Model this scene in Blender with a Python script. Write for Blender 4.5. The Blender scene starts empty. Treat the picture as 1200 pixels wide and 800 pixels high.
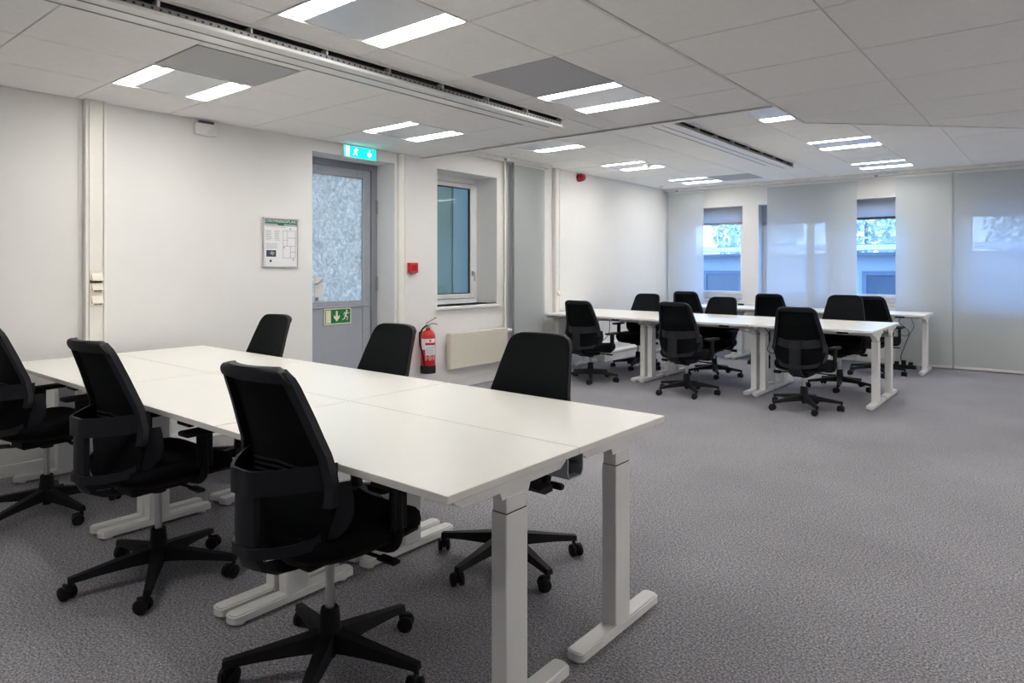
import bpy, bmesh, math, random
from mathutils import Vector, Matrix
PI = math.pi
random.seed(7)
SC = bpy.context.scene
COL = SC.collection

# ------------------------------------------------------------------ camera, sky, exposure
YAW = 0.686
CAM_H = 1.32
cd = bpy.data.cameras.new('camera')
cam = bpy.data.objects.new('camera', cd)
COL.objects.link(cam)
cam.location = (0, 0, CAM_H)
cam.rotation_euler = (PI / 2, 0, YAW)
cd.sensor_width = 36
cd.lens = 791 / 1200 * 36
cd.shift_y = -87.5 / 1200
cd.clip_start = 0.02
SC.camera = cam

w = bpy.data.worlds.new('dusk_sky')
SC.world = w
w.use_nodes = True
nt = w.node_tree
bg = nt.nodes['Background']
tc = nt.nodes.new('ShaderNodeTexCoord')
sx = nt.nodes.new('ShaderNodeSeparateXYZ')
rp = nt.nodes.new('ShaderNodeValToRGB')
nt.links.new(tc.outputs['Generated'], sx.inputs[0])
nt.links.new(sx.outputs['Z'], rp.inputs[0])
nt.links.new(rp.outputs[0], bg.inputs[0])
rp.color_ramp.elements[0].position = 0.0
rp.color_ramp.elements[0].color = (0.42, 0.66, 1.0, 1)
rp.color_ramp.elements[1].position = 0.6
rp.color_ramp.elements[1].color = (0.22, 0.46, 1.0, 1)
SKY = 3.2
bg.inputs[1].default_value = SKY

LAMP = 19.0
SC.view_settings.view_transform = 'Standard'
SC.view_settings.look = 'None'
SC.view_settings.gamma = 1
SC.view_settings.use_curve_mapping = False
SC.view_settings.exposure = 0.94
try:
    SC.cycles.use_denoising = True
    SC.cycles.max_bounces = 14
    SC.cycles.diffuse_bounces = 10
    SC.cycles.transparent_max_bounces = 16
    SC.cycles.sample_clamp_indirect = 6
    SC.cycles.caustics_reflective = False
    SC.cycles.caustics_refractive = False
except Exception:
    pass


# ------------------------------------------------------------------ materials
def node_mat(name):
    m = bpy.data.materials.new(name)
    m.use_nodes = True
    return m, m.node_tree, m.node_tree.nodes['Principled BSDF']


def mat(name, c, rough=0.5, metal=0.0, var=0.04, scale=12.0, bump=0.0, bscale=200.0, spec=0.5, rvar=0.0):
    m, t, p = node_mat(name)
    n = t.nodes.new('ShaderNodeTexNoise')
    tcx = t.nodes.new('ShaderNodeTexCoord')
    t.links.new(tcx.outputs['Object'], n.inputs['Vector'])
    n.inputs['Scale'].default_value = scale
    n.inputs['Detail'].default_value = 4
    r = t.nodes.new('ShaderNodeValToRGB')
    r.color_ramp.elements[0].position = 0.3
    r.color_ramp.elements[1].position = 0.7
    r.color_ramp.elements[0].color = tuple(x * (1 - var) for x in c) + (1,)
    r.color_ramp.elements[1].color = tuple(min(1, x * (1 + var)) for x in c) + (1,)
    t.links.new(n.outputs['Fac'], r.inputs[0])
    t.links.new(r.outputs[0], p.inputs['Base Color'])
    p.inputs['Roughness'].default_value = rough
    p.inputs['Metallic'].default_value = metal
    p.inputs['Specular IOR Level'].default_value = spec
    if bump:
        n2 = t.nodes.new('ShaderNodeTexNoise')
        n2.inputs['Scale'].default_value = bscale
        n2.inputs['Detail'].default_value = 3
        t.links.new(tcx.outputs['Object'], n2.inputs['Vector'])
        b = t.nodes.new('ShaderNodeBump')
        b.inputs['Strength'].default_value = bump
        b.inputs['Distance'].default_value = 0.004
        t.links.new(n2.outputs['Fac'], b.inputs['Height'])
        t.links.new(b.outputs[0], p.inputs['Normal'])
    return m


def emit(name, c, s):
    m, t, p = node_mat(name)
    p.inputs['Base Color'].default_value = tuple(c) + (1,)
    p.inputs['Emission Color'].default_value = tuple(c) + (1,)
    p.inputs['Emission Strength'].default_value = s
    p.inputs['Roughness'].default_value = 0.4
    return m


def carpet_mat():
    m, t, p = node_mat('carpet')
    tcx = t.nodes.new('ShaderNodeTexCoord')
    n = t.nodes.new('ShaderNodeTexNoise')
    n.inputs['Scale'].default_value = 115
    n.inputs['Detail'].default_value = 8
    n.inputs['Roughness'].default_value = 0.95
    t.links.new(tcx.outputs['Object'], n.inputs['Vector'])
    r = t.nodes.new('ShaderNodeValToRGB')
    e = r.color_ramp.elements
    e[0].position = 0.41; e[0].color = (0.045, 0.042, 0.048, 1)
    e[1].position = 0.60; e[1].color = (0.71, 0.70, 0.74, 1)
    k = e.new(0.5); k.color = (0.216, 0.21, 0.234, 1)
    t.links.new(n.outputs['Fac'], r.inputs[0])
    n3 = t.nodes.new('ShaderNodeTexNoise')
    n3.inputs['Scale'].default_value = 1.3
    n3.inputs['Detail'].default_value = 5
    t.links.new(tcx.outputs['Object'], n3.inputs['Vector'])
    mr = t.nodes.new('ShaderNodeMapRange')
    mr.inputs[1].default_value = 0.3; mr.inputs[2].default_value = 0.7
    mr.inputs[3].default_value = 0.9; mr.inputs[4].default_value = 1.1
    t.links.new(n3.outputs['Fac'], mr.inputs[0])
    mx = t.nodes.new('ShaderNodeVectorMath'); mx.operation = 'SCALE'
    t.links.new(r.outputs[0], mx.inputs[0]); t.links.new(mr.outputs[0], mx.inputs['Scale'])
    t.links.new(mx.outputs[0], p.inputs['Base Color'])
    p.inputs['Roughness'].default_value = 0.95
    p.inputs['Specular IOR Level'].default_value = 0.15
    b = t.nodes.new('ShaderNodeBump')
    b.inputs['Strength'].default_value = 0.12
    b.inputs['Distance'].default_value = 0.003
    t.links.new(n.outputs['Fac'], b.inputs['Height'])
    t.links.new(b.outputs[0], p.inputs['Normal'])
    return m


def glass_mat(name, tint=(0.9, 0.95, 1.0), refl=0.12):
    m, t, p = node_mat(name)
    t.nodes.remove(p)
    o = t.nodes['Material Output']
    tr = t.nodes.new('ShaderNodeBsdfTransparent'); tr.inputs[0].default_value = tint + (1,)
    g = t.nodes.new('ShaderNodeBsdfGlossy'); g.inputs['Roughness'].default_value = 0.03
    lw = t.nodes.new('ShaderNodeLayerWeight'); lw.inputs[0].default_value = 0.5
    pw = t.nodes.new('ShaderNodeMath'); pw.operation = 'POWER'; pw.inputs[1].default_value = 4.0
    t.links.new(lw.outputs['Facing'], pw.inputs[0])
    f = t.nodes.new('ShaderNodeMath'); f.operation = 'MULTIPLY_ADD'; f.inputs[1].default_value = 0.8; f.inputs[2].default_value = 0.03
    t.links.new(pw.outputs[0], f.inputs[0])
    mx = t.nodes.new('ShaderNodeMixShader')
    t.links.new(f.outputs[0], mx.inputs[0]); t.links.new(tr.outputs[0], mx.inputs[1]); t.links.new(g.outputs[0], mx.inputs[2])
    t.links.new(mx.outputs[0], o.inputs[0])
    return m


def frosted_mat():
    m, t, p = node_mat('frosted_patterned_glass')
    t.nodes.remove(p)
    o = t.nodes['Material Output']
    tcx = t.nodes.new('ShaderNodeTexCoord')
    n = t.nodes.new('ShaderNodeTexNoise'); n.inputs['Scale'].default_value = 15; n.inputs['Detail'].default_value = 9
    n.inputs['Roughness'].default_value = 0.75; n.inputs['Distortion'].default_value = 1.6
    t.links.new(tcx.outputs['Object'], n.inputs['Vector'])
    r = t.nodes.new('ShaderNodeValToRGB')
    r.color_ramp.elements[0].position = 0.33; r.color_ramp.elements[0].color = (0.40, 0.38, 0.33, 1)
    r.color_ramp.elements[1].position = 0.68; r.color_ramp.elements[1].color = (0.95, 0.88, 0.75, 1)
    k = r.color_ramp.elements.new(0.5); k.color = (0.64, 0.59, 0.50, 1)
    t.links.new(n.outputs['Fac'], r.inputs[0])
    tl = t.nodes.new('ShaderNodeBsdfTranslucent')
    df = t.nodes.new('ShaderNodeBsdfDiffuse')
    t.links.new(r.outputs[0], tl.inputs[0]); t.links.new(r.outputs[0], df.inputs[0])
    g = t.nodes.new('ShaderNodeBsdfGlossy'); g.inputs['Roughness'].default_value = 0.25
    b = t.nodes.new('ShaderNodeBump'); b.inputs['Strength'].default_value = 0.6; b.inputs['Distance'].default_value = 0.01
    t.links.new(n.outputs['Fac'], b.inputs['Height']); t.links.new(b.outputs[0], g.inputs['Normal'])
    m1 = t.nodes.new('ShaderNodeMixShader'); m1.inputs[0].default_value = 0.22
    t.links.new(tl.outputs[0], m1.inputs[1]); t.links.new(df.outputs[0], m1.inputs[2])
    m2 = t.nodes.new('ShaderNodeMixShader'); m2.inputs[0].default_value = 0.05
    t.links.new(m1.outputs[0], m2.inputs[1]); t.links.new(g.outputs[0], m2.inputs[2])
    t.links.new(m2.outputs[0], o.inputs[0])
    return m


def fabric_screen_mat(name, c, see=0.10, trans=0.45):
    """thin woven panel: diffuse + translucent, with a share of open holes"""
    m, t, p = node_mat(name)
    t.nodes.remove(p)
    o = t.nodes['Material Output']
    tcx = t.nodes.new('ShaderNodeTexCoord')
    wv = t.nodes.new('ShaderNodeTexWave'); wv.bands_direction = 'Z'; wv.inputs['Scale'].default_value = 60
    wv.inputs['Distortion'].default_value = 1.5; wv.inputs['Detail'].default_value = 2
    t.links.new(tcx.outputs['Object'], wv.inputs['Vector'])
    r = t.nodes.new('ShaderNodeValToRGB')
    r.color_ramp.elements[0].color = tuple(x * 0.94 for x in c) + (1,)
    r.color_ramp.elements[1].color = tuple(c) + (1,)
    t.links.new(wv.outputs['Fac'], r.inputs[0])
    d = t.nodes.new('ShaderNodeBsdfDiffuse'); tl = t.nodes.new('ShaderNodeBsdfTranslucent')
    t.links.new(r.outputs[0], d.inputs[0]); t.links.new(r.outputs[0], tl.inputs[0])
    m1 = t.nodes.new('ShaderNodeMixShader'); m1.inputs[0].default_value = trans
    t.links.new(d.outputs[0], m1.inputs[1]); t.links.new(tl.outputs[0], m1.inputs[2])
    tr = t.nodes.new('ShaderNodeBsdfTransparent')
    m2 = t.nodes.new('ShaderNodeMixShader'); m2.inputs[0].default_value = see
    t.links.new(m1.outputs[0], m2.inputs[1]); t.links.new(tr.outputs[0], m2.inputs[2])
    t.links.new(m2.outputs[0], o.inputs[0])
    return m


def chair_mesh_mat():
    m, t, p = node_mat('black_knit_mesh')
    o = t.nodes['Material Output']
    p.inputs['Base Color'].default_value = (0.005, 0.006, 0.007, 1)
    p.inputs['Roughness'].default_value = 0.85
    p.inputs['Specular IOR Level'].default_value = 0.12
    tcx = t.nodes.new('ShaderNodeTexCoord')
    n = t.nodes.new('ShaderNodeTexNoise'); n.inputs['Scale'].default_value = 350
    t.links.new(tcx.outputs['Object'], n.inputs['Vector'])
    b = t.nodes.new('ShaderNodeBump'); b.inputs['Strength'].default_value = 0.3; b.inputs['Distance'].default_value = 0.002
    t.links.new(n.outputs['Fac'], b.inputs['Height']); t.links.new(b.outputs[0], p.inputs['Normal'])
    tr = t.nodes.new('ShaderNodeBsdfTransparent')
    mx = t.nodes.new('ShaderNodeMixShader'); mx.inputs[0].default_value = 0.018
    t.links.new(p.outputs[0], mx.inputs[1]); t.links.new(tr.outputs[0], mx.inputs[2])
    t.links.new(mx.outputs[0], o.inputs[0])
    return m


M = dict(
    wall=mat('wall_paint', (0.775, 0.768, 0.755), 0.75, var=0.012, scale=3, bump=0.06, bscale=90),
    tile=mat('ceiling_tile', (0.88, 0.87, 0.85), 0.9, var=0.02, scale=30, bump=0.12, bscale=260),
    grid=mat('ceiling_grid', (0.74, 0.73, 0.71), 0.5),
    gap=mat('ceiling_gap', (0.05, 0.05, 0.05), 0.9),
    carpet=carpet_mat(),
    desk=mat('white_laminate', (0.86, 0.85, 0.80), 0.28, var=0.01, scale=5),
    edge=mat('laminate_edge', (0.70, 0.70, 0.70), 0.4),
    white=mat('white_powder_coat', (0.80, 0.80, 0.79), 0.38, var=0.015),
    trunk=mat('cream_plastic', (0.80, 0.785, 0.74), 0.35, var=0.01),
    sock=mat('ivory_plastic', (0.78, 0.73, 0.62), 0.35),
    black=mat('black_plastic', (0.0075, 0.008, 0.0095), 0.6, var=0.15, scale=40, bump=0.1, bscale=500, spec=0.25),
    frame=mat('dark_graphite_plastic', (0.0105, 0.012, 0.0165), 0.58, var=0.08, scale=30, spec=0.32),
    fabric=mat('black_seat_fabric', (0.006, 0.006, 0.008), 0.95, var=0.2, scale=90, bump=0.3, bscale=500, spec=0.12),
    knit=chair_mesh_mat(),
    chrome=mat('brushed_steel', (0.55, 0.55, 0.55), 0.28, metal=1.0),
    dgrey=mat('dark_grey_metal', (0.06, 0.06, 0.062), 0.5, metal=0.3),
    grey=mat('grey_metal', (0.30, 0.30, 0.31), 0.45, metal=0.5),
    silver=mat('silver_frame', (0.62, 0.63, 0.64), 0.35, metal=0.3),
    vent=mat('grey_perforated_sheet', (0.43, 0.435, 0.455), 0.6, var=0.03, scale=400),
    alu=mat('grey_door_paint', (0.34, 0.36, 0.39), 0.45, var=0.02),
    alud=mat('grey_door_frame', (0.24, 0.255, 0.28), 0.45, var=0.02),
    panel=mat('grey_door_panel', (0.36, 0.385, 0.43), 0.4, var=0.02),
    upvc=mat('white_window_frame', (0.80, 0.81, 0.82), 0.4, var=0.01),
    glass=glass_mat('window_glass'),
    frost=frosted_mat(),
    screen=fabric_screen_mat('grey_green_exterior_screen', (0.22, 0.215, 0.125), 0.0, 0.45),
    screen2=fabric_screen_mat('blue_grey_exterior_screen', (0.25, 0.245, 0.175), 0.0, 0.45),
    blind=fabric_screen_mat('grey_panel_fabric', (0.66, 0.69, 0.69), 0.10, 0.40),
    blindl=fabric_screen_mat('grey_roller_fabric', (0.44, 0.47, 0.52), 0.02, 0.35),
    red=mat('fire_red', (0.55, 0.018, 0.012), 0.3, var=0.06),
    sred=mat('dark_red_lens', (0.35, 0.008, 0.012), 0.25, var=0.06),
    paper=mat('printed_paper', (0.80, 0.81, 0.83), 0.5, var=0.01),
    ink=mat('grey_ink', (0.30, 0.31, 0.34), 0.7),
    navy=mat('dark_navy_ink', (0.035, 0.05, 0.075), 0.6),
    greenp=mat('dark_green_print', (0.025, 0.14, 0.085), 0.5),
    sgreen=mat('safety_green', (0.01, 0.16, 0.055), 0.4),
    cream=mat('photoluminescent_cream', (0.80, 0.78, 0.55), 0.5),
    radi=mat('cream_radiator_enamel', (0.66, 0.63, 0.53), 0.4, var=0.01),
    tube=emit('lamp_tube_glow', (1.0, 0.97, 0.92), LAMP),
    refl=mat('lamp_reflector', (0.72, 0.74, 0.78), 0.3, metal=0.25, var=0.02),
    exitg=emit('lit_exit_green', (0.0, 0.62, 0.52), 1.1),
    exitw=emit('lit_exit_white', (0.75, 1.0, 0.98), 1.5),
    facade=mat('rendered_facade', (0.42, 0.46, 0.50), 0.9, var=0.06, scale=2),
    roof=mat('dark_roof_sheet', (0.16, 0.19, 0.24), 0.7, var=0.1, scale=5),
    gutter=mat('white_gutter', (0.80, 0.82, 0.85), 0.5),
    pane=mat('dark_far_glass', (0.10, 0.12, 0.15), 0.15),
    leaf=mat('pale_foliage', (0.72, 0.76, 0.66), 0.8, var=0.35, scale=3),
    bark=mat('bark', (0.34, 0.32, 0.29), 0.9, var=0.3, scale=20, bump=0.4, bscale=40),
    ground=mat('outside_gravel', (0.22, 0.22, 0.23), 0.95, var=0.3, scale=20),
    cable=mat('black_cable', (0.012, 0.012, 0.012), 0.5),
)


# ------------------------------------------------------------------ mesh helpers
def bmn():
    return bmesh.new()


def box(bm, x0, x1, y0, y1, z0, z1, bev=0.0, seg=2):
    vs = [bm.verts.new(p) for p in ((x0, y0, z0), (x1, y0, z0), (x1, y1, z0), (x0, y1, z0), (x0, y0, z1), (x1, y0, z1), (x1, y1, z1), (x0, y1, z1))]
    fs = [bm.faces.new([vs[i] for i in q]) for q in ((3, 2, 1, 0), (4, 5, 6, 7), (0, 1, 5, 4), (1, 2, 6, 5), (2, 3, 7, 6), (3, 0, 4, 7))]
    if bev:
        es = list({e for f in fs for e in f.edges})
        bmesh.ops.bevel(bm, geom=es, offset=bev, segments=seg, profile=0.5, affect='EDGES')
    return vs


def prism(bm, pts, axis, a, b):
    """extrude a closed 2-D outline along an axis ('x': pts are (y,z); 'y': (x,z); 'z': (x,y))"""
    def P(p, t):
        return {'x': (t, p[0], p[1]), 'y': (p[0], t, p[1]), 'z': (p[0], p[1], t)}[axis]
    A = [bm.verts.new(P(p, a)) for p in pts]
    B = [bm.verts.new(P(p, b)) for p in pts]
    n = len(pts)
    bm.faces.new(A[::-1]); bm.faces.new(B)
    for i in range(n):
        j = (i + 1) % n
        bm.faces.new((A[i], A[j], B[j], B[i]))


def lathe(bm, prof, c=(0, 0), seg=20, axis='z', caps=True, a0=0.0, a1=2 * PI):
    full = abs(a1 - a0 - 2 * PI) < 1e-6
    n = seg if full else seg + 1
    rings = []
    for r, h in prof:
        ring = []
        for i in range(n):
            a = a0 + (a1 - a0) * i / seg
            u, v = r * math.cos(a), r * math.sin(a)
            p = {'z': (c[0] + u, c[1] + v, h), 'x': (h, c[0] + u, c[1] + v), 'y': (c[0] + u, h, c[1] + v)}[axis]
            ring.append(bm.verts.new(p))
        rings.append(ring)
    for A, B in zip(rings, rings[1:]):
        for i in range(n if full else n - 1):
            j = (i + 1) % n
            bm.faces.new((A[i], A[j], B[j], B[i]))
    if caps and full:
        bm.faces.new(rings[0][::-1]); bm.faces.new(rings[-1])


def tube(bm, pts, r, seg=8, caps=True):
    pts = [Vector(p) for p in pts]
    rs = r if isinstance(r, (list, tuple)) else [r] * len(pts)
    rings = []
    up = Vector((0, 0, 1))
    prev = None
    for i, p in enumerate(pts):
        d = (pts[min(i + 1, len(pts) - 1)] - pts[max(i - 1, 0)]).normalized()
        if prev is None:
            s = d.cross(up)
            if s.length < 1e-3:
                s = d.cross(Vector((1, 0, 0)))
        else:
            s = prev - d * prev.dot(d)
        s.normalize(); prev = s
        t = d.cross(s)
        rings.append([bm.verts.new(p + (s * math.cos(2 * PI * k / seg) + t * math.sin(2 * PI * k / seg)) * rs[i]) for k in range(seg)])
    for A, B in zip(rings, rings[1:]):
        for k in range(seg):
            j = (k + 1) % seg
            bm.faces.new((A[k], A[j], B[j], B[k]))
    if caps:
        bm.faces.new(rings[0][::-1]); bm.faces.new(rings[-1])


def smooth_path(pts, n=6):
    P = [Vector(p) for p in pts]
    out = []
    for i in range(len(P) - 1):
        p0, p1, p2, p3 = P[max(i - 1, 0)], P[i], P[i + 1], P[min(i + 2, len(P) - 1)]
        for k in range(n):
            t = k / n
            out.append(0.5 * ((2 * p1) + (p2 - p0) * t + (2 * p0 - 5 * p1 + 4 * p2 - p3) * t * t + (3 * p1 - p0 - 3 * p2 + p3) * t ** 3))
    out.append(P[-1])
    return out


def sheet(bm, axis, p, a0, a1, z0, z1):
    q = [(a0, z0), (a1, z0), (a1, z1), (a0, z1)]
    bm.faces.new([bm.verts.new((a, p, z) if axis == 'y' else (p, a, z)) for a, z in q])


def slab(bm, G, off):
    """closed shell from a grid of points G[i][j] and the same grid moved by off(p)"""
    n, m = len(G), len(G[0])
    A = [[bm.verts.new(p) for p in row] for row in G]
    B = [[bm.verts.new(Vector(p) + Vector(off)) for p in row] for row in G]
    for i in range(n - 1):
        for j in range(m - 1):
            bm.faces.new((A[i][j], A[i][j + 1], A[i + 1][j + 1], A[i + 1][j]))
            bm.faces.new((B[i][j], B[i + 1][j], B[i + 1][j + 1], B[i][j + 1]))
    for i in range(n - 1):
        bm.faces.new((A[i][0], A[i + 1][0], B[i + 1][0], B[i][0]))
        bm.faces.new((A[i][-1], B[i][-1], B[i + 1][-1], A[i + 1][-1]))
    for j in range(m - 1):
        bm.faces.new((A[0][j], B[0][j], B[0][j + 1], A[0][j + 1]))
        bm.faces.new((A[-1][j], A[-1][j + 1], B[-1][j + 1], B[-1][j]))


def obj(name, bm, m, parent=None, smooth=False, auto=None):
    bmesh.ops.recalc_face_normals(bm, faces=bm.faces[:])
    me = bpy.data.meshes.new(name)
    bm.to_mesh(me); bm.free()
    me.materials.append(M[m] if isinstance(m, str) else m)
    if smooth:
        me.polygons.foreach_set('use_smooth', [True] * len(me.polygons))
        me.set_sharp_from_angle(angle=math.radians(auto or 40))
    o = bpy.data.objects.new(name, me)
    COL.objects.link(o)
    if parent is not None:
        o.parent = parent
    return o


def tag(o, label=None, cat=None, group=None, kind=None):
    if label: o['label'] = label
    if cat: o['category'] = cat
    if group: o['group'] = group
    if kind: o['kind'] = kind
    return o


def thing(name, label, cat, loc=(0, 0, 0), rz=0.0, group=None):
    o = bpy.data.objects.new(name, None)
    COL.objects.link(o)
    o.location = loc; o.rotation_euler = (0, 0, rz); o.empty_display_size = 0.1
    return tag(o, label, cat, group)


def struct(name, bm, m, parent=None, **k):
    o = obj(name, bm, m, parent, **k)
    if parent is None: o['kind'] = 'structure'
    return o


def copy_tree(o, parent=None):
    c = o.copy(); COL.objects.link(c)
    c.parent = parent
    for ch in list(o.children):
        copy_tree(ch, c)
    return c


def text(name, s, size, m, parent, mw, extr=0.0005):
    cu = bpy.data.curves.new(name, 'FONT')
    cu.body = s; cu.size = size; cu.extrude = extr; cu.align_x = 'LEFT'; cu.align_y = 'BOTTOM'; cu.resolution_u = 2
    cu.materials.append(M[m])
    o = bpy.data.objects.new(name, cu)
    COL.objects.link(o); o.parent = parent
    bpy.context.view_layer.update()
    me = bpy.data.meshes.new_from_object(o.evaluated_get(bpy.context.evaluated_depsgraph_get()))
    bpy.data.objects.remove(o); bpy.data.curves.remove(cu)
    o = bpy.data.objects.new(name, me)
    COL.objects.link(o); o.parent = parent; o.matrix_local = mw
    return o


# ------------------------------------------------------------------ room shell
XL, YF, ZN, ZF = -5.14, 10.42, 2.45, 2.60      # left wall, far wall, near ceiling, far ceiling
XR, YB = 2.6, -2.7
bm = bmn(); box(bm, XL - 0.45, XR, YB, YF + 0.35, -0.1, 0.0)
struct('floor', bm, 'carpet')

# left wall with the door recess and the window recess
DY0, DY1, DZ = 3.495, 4.44, 2.345
WY0, WY1, WZ0, WZ1 = 5.03, 6.0, 0.895, 2.36
bm = bmn()
x0 = XL - 0.42
box(bm, x0, XL, YB, DY0, 0, 2.75)
box(bm, x0, XL, DY0, DY1, DZ, 2.75)
box(bm, x0, XL, DY1, WY0, 0, 2.75)
box(bm, x0, XL, WY0, WY1, 0, WZ0)
box(bm, x0, XL, WY0, WY1, WZ1, 2.75)
box(bm, x0, XL, WY1, YF + 0.3, 0, 2.75)
struct('wall_left', bm, 'wall')

# far wall with four window openings
WIN = [(-4.86, -3.885), (-3.64, -2.62), (-2.42, -1.57), (-1.03, -0.05)]
FZ0, FZ1 = 0.81, 2.27
bm = bmn()
xs = [XL] + [v for p in WIN for v in p] + [XR]
for i in range(0, len(xs), 2):
    box(bm, xs[i], xs[i + 1], YF, YF + 0.3, 0, 2.75)
for a, b in WIN:
    box(bm, a, b, YF, YF + 0.3, 0, FZ0)
    box(bm, a, b, YF, YF + 0.3, FZ1, 2.75)
struct('wall_far', bm, 'wall')
bm = bmn(); box(bm, XR, XR + 0.2, YB, YF + 0.3, 0, 2.75); struct('wall_right', bm, 'wall')
bm = bmn(); box(bm, XL - 0.4, XR, YB - 0.2, YB, 0, 2.75); struct('wall_back', bm, 'wall')

# baseboards
bm = bmn()
for a, b in ((YB, DY0), (DY1, 7.05)):
    box(bm, XL, XL + 0.014, a, b, 0, 0.075, 0.003, 1)
struct('baseboard_left', bm, 'white')
bm = bmn(); box(bm, XL, XR, YF - 0.014, YF, 0, 0.075, 0.003, 1); struct('baseboard_far', bm, 'white')

# ------------------------------------------------------------------ ceilings
ceil = bmn()
box(ceil, XL - 0.02, XR, YB, YF + 0.02, 2.72, 2.80)
ceiling = struct('ceiling', ceil, 'gap')


def tile(x0, x1, y0, y1, z, m='tile'):
    g = 0.0035
    b = bmn()
    dz = random.uniform(-0.0008, 0.0008)
    box(b, x0 + g, x1 - g, y0 + g, y1 - g, z + dz, z + 0.018, 0.002, 1)
    return obj('ceiling_tile', b, m, ceiling)


def trails(xs, ys, x0, x1, y0, y1, z):
    b = bmn()
    for x in xs: box(b, x - 0.012, x + 0.012, y0, y1, z + 0.006, z + 0.03)
    for y in ys: box(b, x0, x1, y - 0.012, y + 0.012, z + 0.0065, z + 0.0305)
    return tag(obj('ceiling_runner', b, 'grid', ceiling), kind='stuff')


YN = [-2.7, -2.08, -1.46, -0.84, -0.22, 0.40, 1.02, 1.645, 2.25, 2.885, 3.555, 4.185, 4.83]
YR = [-2.7, -2.07, -1.44, -0.81, -0.20, 0.42, 1.04, 1.665, 2.285, 2.955, 3.585, 4.205, 4.83]
LEFT_X = [XL, -4.54, -3.94, -3.34]
BEAM1 = (-3.34, -2.94)
RIGHT_X = [-2.735, -2.125, -1.53, -1.272]
lamps_near = [(-4.54, -3.94, 7), (-4.54, -3.94, 10), (-4.54, -3.94, 4), (-2.735, -2.125, 7), (-2.735, -2.125, 10), (-2.735, -2.125, 4)]
LN = {(-4.54, 7), (-4.54, 10)}
LRr = {(-2.735, 7), (-2.735, 10), (-2.735, 4)}
VENT_N = {(-3.94, 7)}
VENT_R = {(-2.735, 9)}
for i in range(len(YN) - 1):
    for a, b in zip(LEFT_X, LEFT_X[1:]):
        if (a, i) in LN: continue
        if (a, i) in VENT_N: continue
        tile(a, b, YN[i], YN[i + 1], ZN)
    tile(BEAM1[1], RIGHT_X[0], YR[i], YR[i + 1], ZN)
    for a, b in zip(RIGHT_X, RIGHT_X[1:]):
        if (a, i) in LRr or (a, i) in VENT_R: continue
        tile(a, b, YR[i], YR[i + 1], ZN)
tile(BEAM1[0], BEAM1[1], 4.215, 4.83, ZN)
trails(LEFT_X[1:], YN[1:-1], XL, BEAM1[0], YB, 4.83, ZN)
trails(RIGHT_X[:-1], YR[1:-1], BEAM1[1], RIGHT_X[-1], YB, 4.83, ZN)
tag(tile(-3.925, -3.42, YN[7] + 0.0, YN[8], ZN - 0.001, 'vent'), 'grey perforated ceiling panel')
ceiling.children[-1].name = 'vent_panel'
tile(-3.415, -3.34, YN[7], YN[8], ZN)
o = tile(-2.735, -2.125, YR[9], YR[10], ZN - 0.001, 'vent'); o.name = 'vent_panel'; tag(o, 'grey perforated ceiling panel')

# fascia at the edge of the lower ceiling
b = bmn()
box(b, XL, -1.272, 4.832, 4.85, ZN - 0.006, ZF + 0.02)
box(b, XL, -1.272, 4.80, 4.85, ZN - 0.018, ZN - 0.010)
struct('trim_1', b, 'white')

# far ceiling
FX = [XL, -4.55, -3.95, -3.35, -2.92]
FX2 = [-2.58, -2.07, -1.48, -0.88, -0.28, 0.32, 0.92, 1.52, 2.12, XR]
FY = [4.85, 5.445, 6.075, 6.70, 7.32, 7.945, 8.57, 9.19, 9.82, YF]
LF = {(-4.55, 1), (-4.55, 4), (-4.55, 7)}
LF2 = {(-2.07, 1), (-2.07, 4), (-2.07, 7), (0.92, 1), (0.92, 4), (0.92, 7)}
for i in range(len(FY) - 1):
    for a, b_ in zip(FX, FX[1:]):
        if (a, i) in LF: continue
        o = tile(a, b_, FY[i], FY[i + 1], ZF, 'vent' if (a, i) == (-3.95, 7) else 'tile')
        if (a, i) == (-3.95, 7):
            o.name = 'vent_panel'; tag(o, 'grey perforated ceiling panel')
    for a, b_ in zip(FX2, FX2[1:]):
        if (a, i) in LF2: continue
        tile(a, b_, FY[i], FY[i + 1], ZF)
for i in range(6, 9):
    tile(-2.92, -2.58, FY[i] if i > 6 else 8.62, FY[i + 1], ZF)
trails(FX[1:], FY[1:-1], XL, -2.92, 4.85, YF, ZF)
trails(FX2, FY[1:-1], -2.58, XR, 4.85, YF, ZF)

# lowered soffit on the right, with its slanted far edge
ZS = 2.236
XS = -1.272
SX = [XS, -0.668, -0.065, 0.54, 1.14, 1.74, XR]
SY = [-2.7, -2.05, -1.43, -0.82, -0.2, 0.41, 1.01, 1.59, 1.95, 2.55, 3.135, 3.735, 4.34, 4.95, 5.55, 6.2]


LSOF_ADDED = {(0.54, 12), (1.74, 9), (1.74, 12)}  # unseen soffit lights, added to brighten the floor and soffit on the right


def far_edge(x):     # far boundary of the soffit
    return 4.50 + (x + 1.255) * 1.035 if x > -1.255 else 4.50


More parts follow.
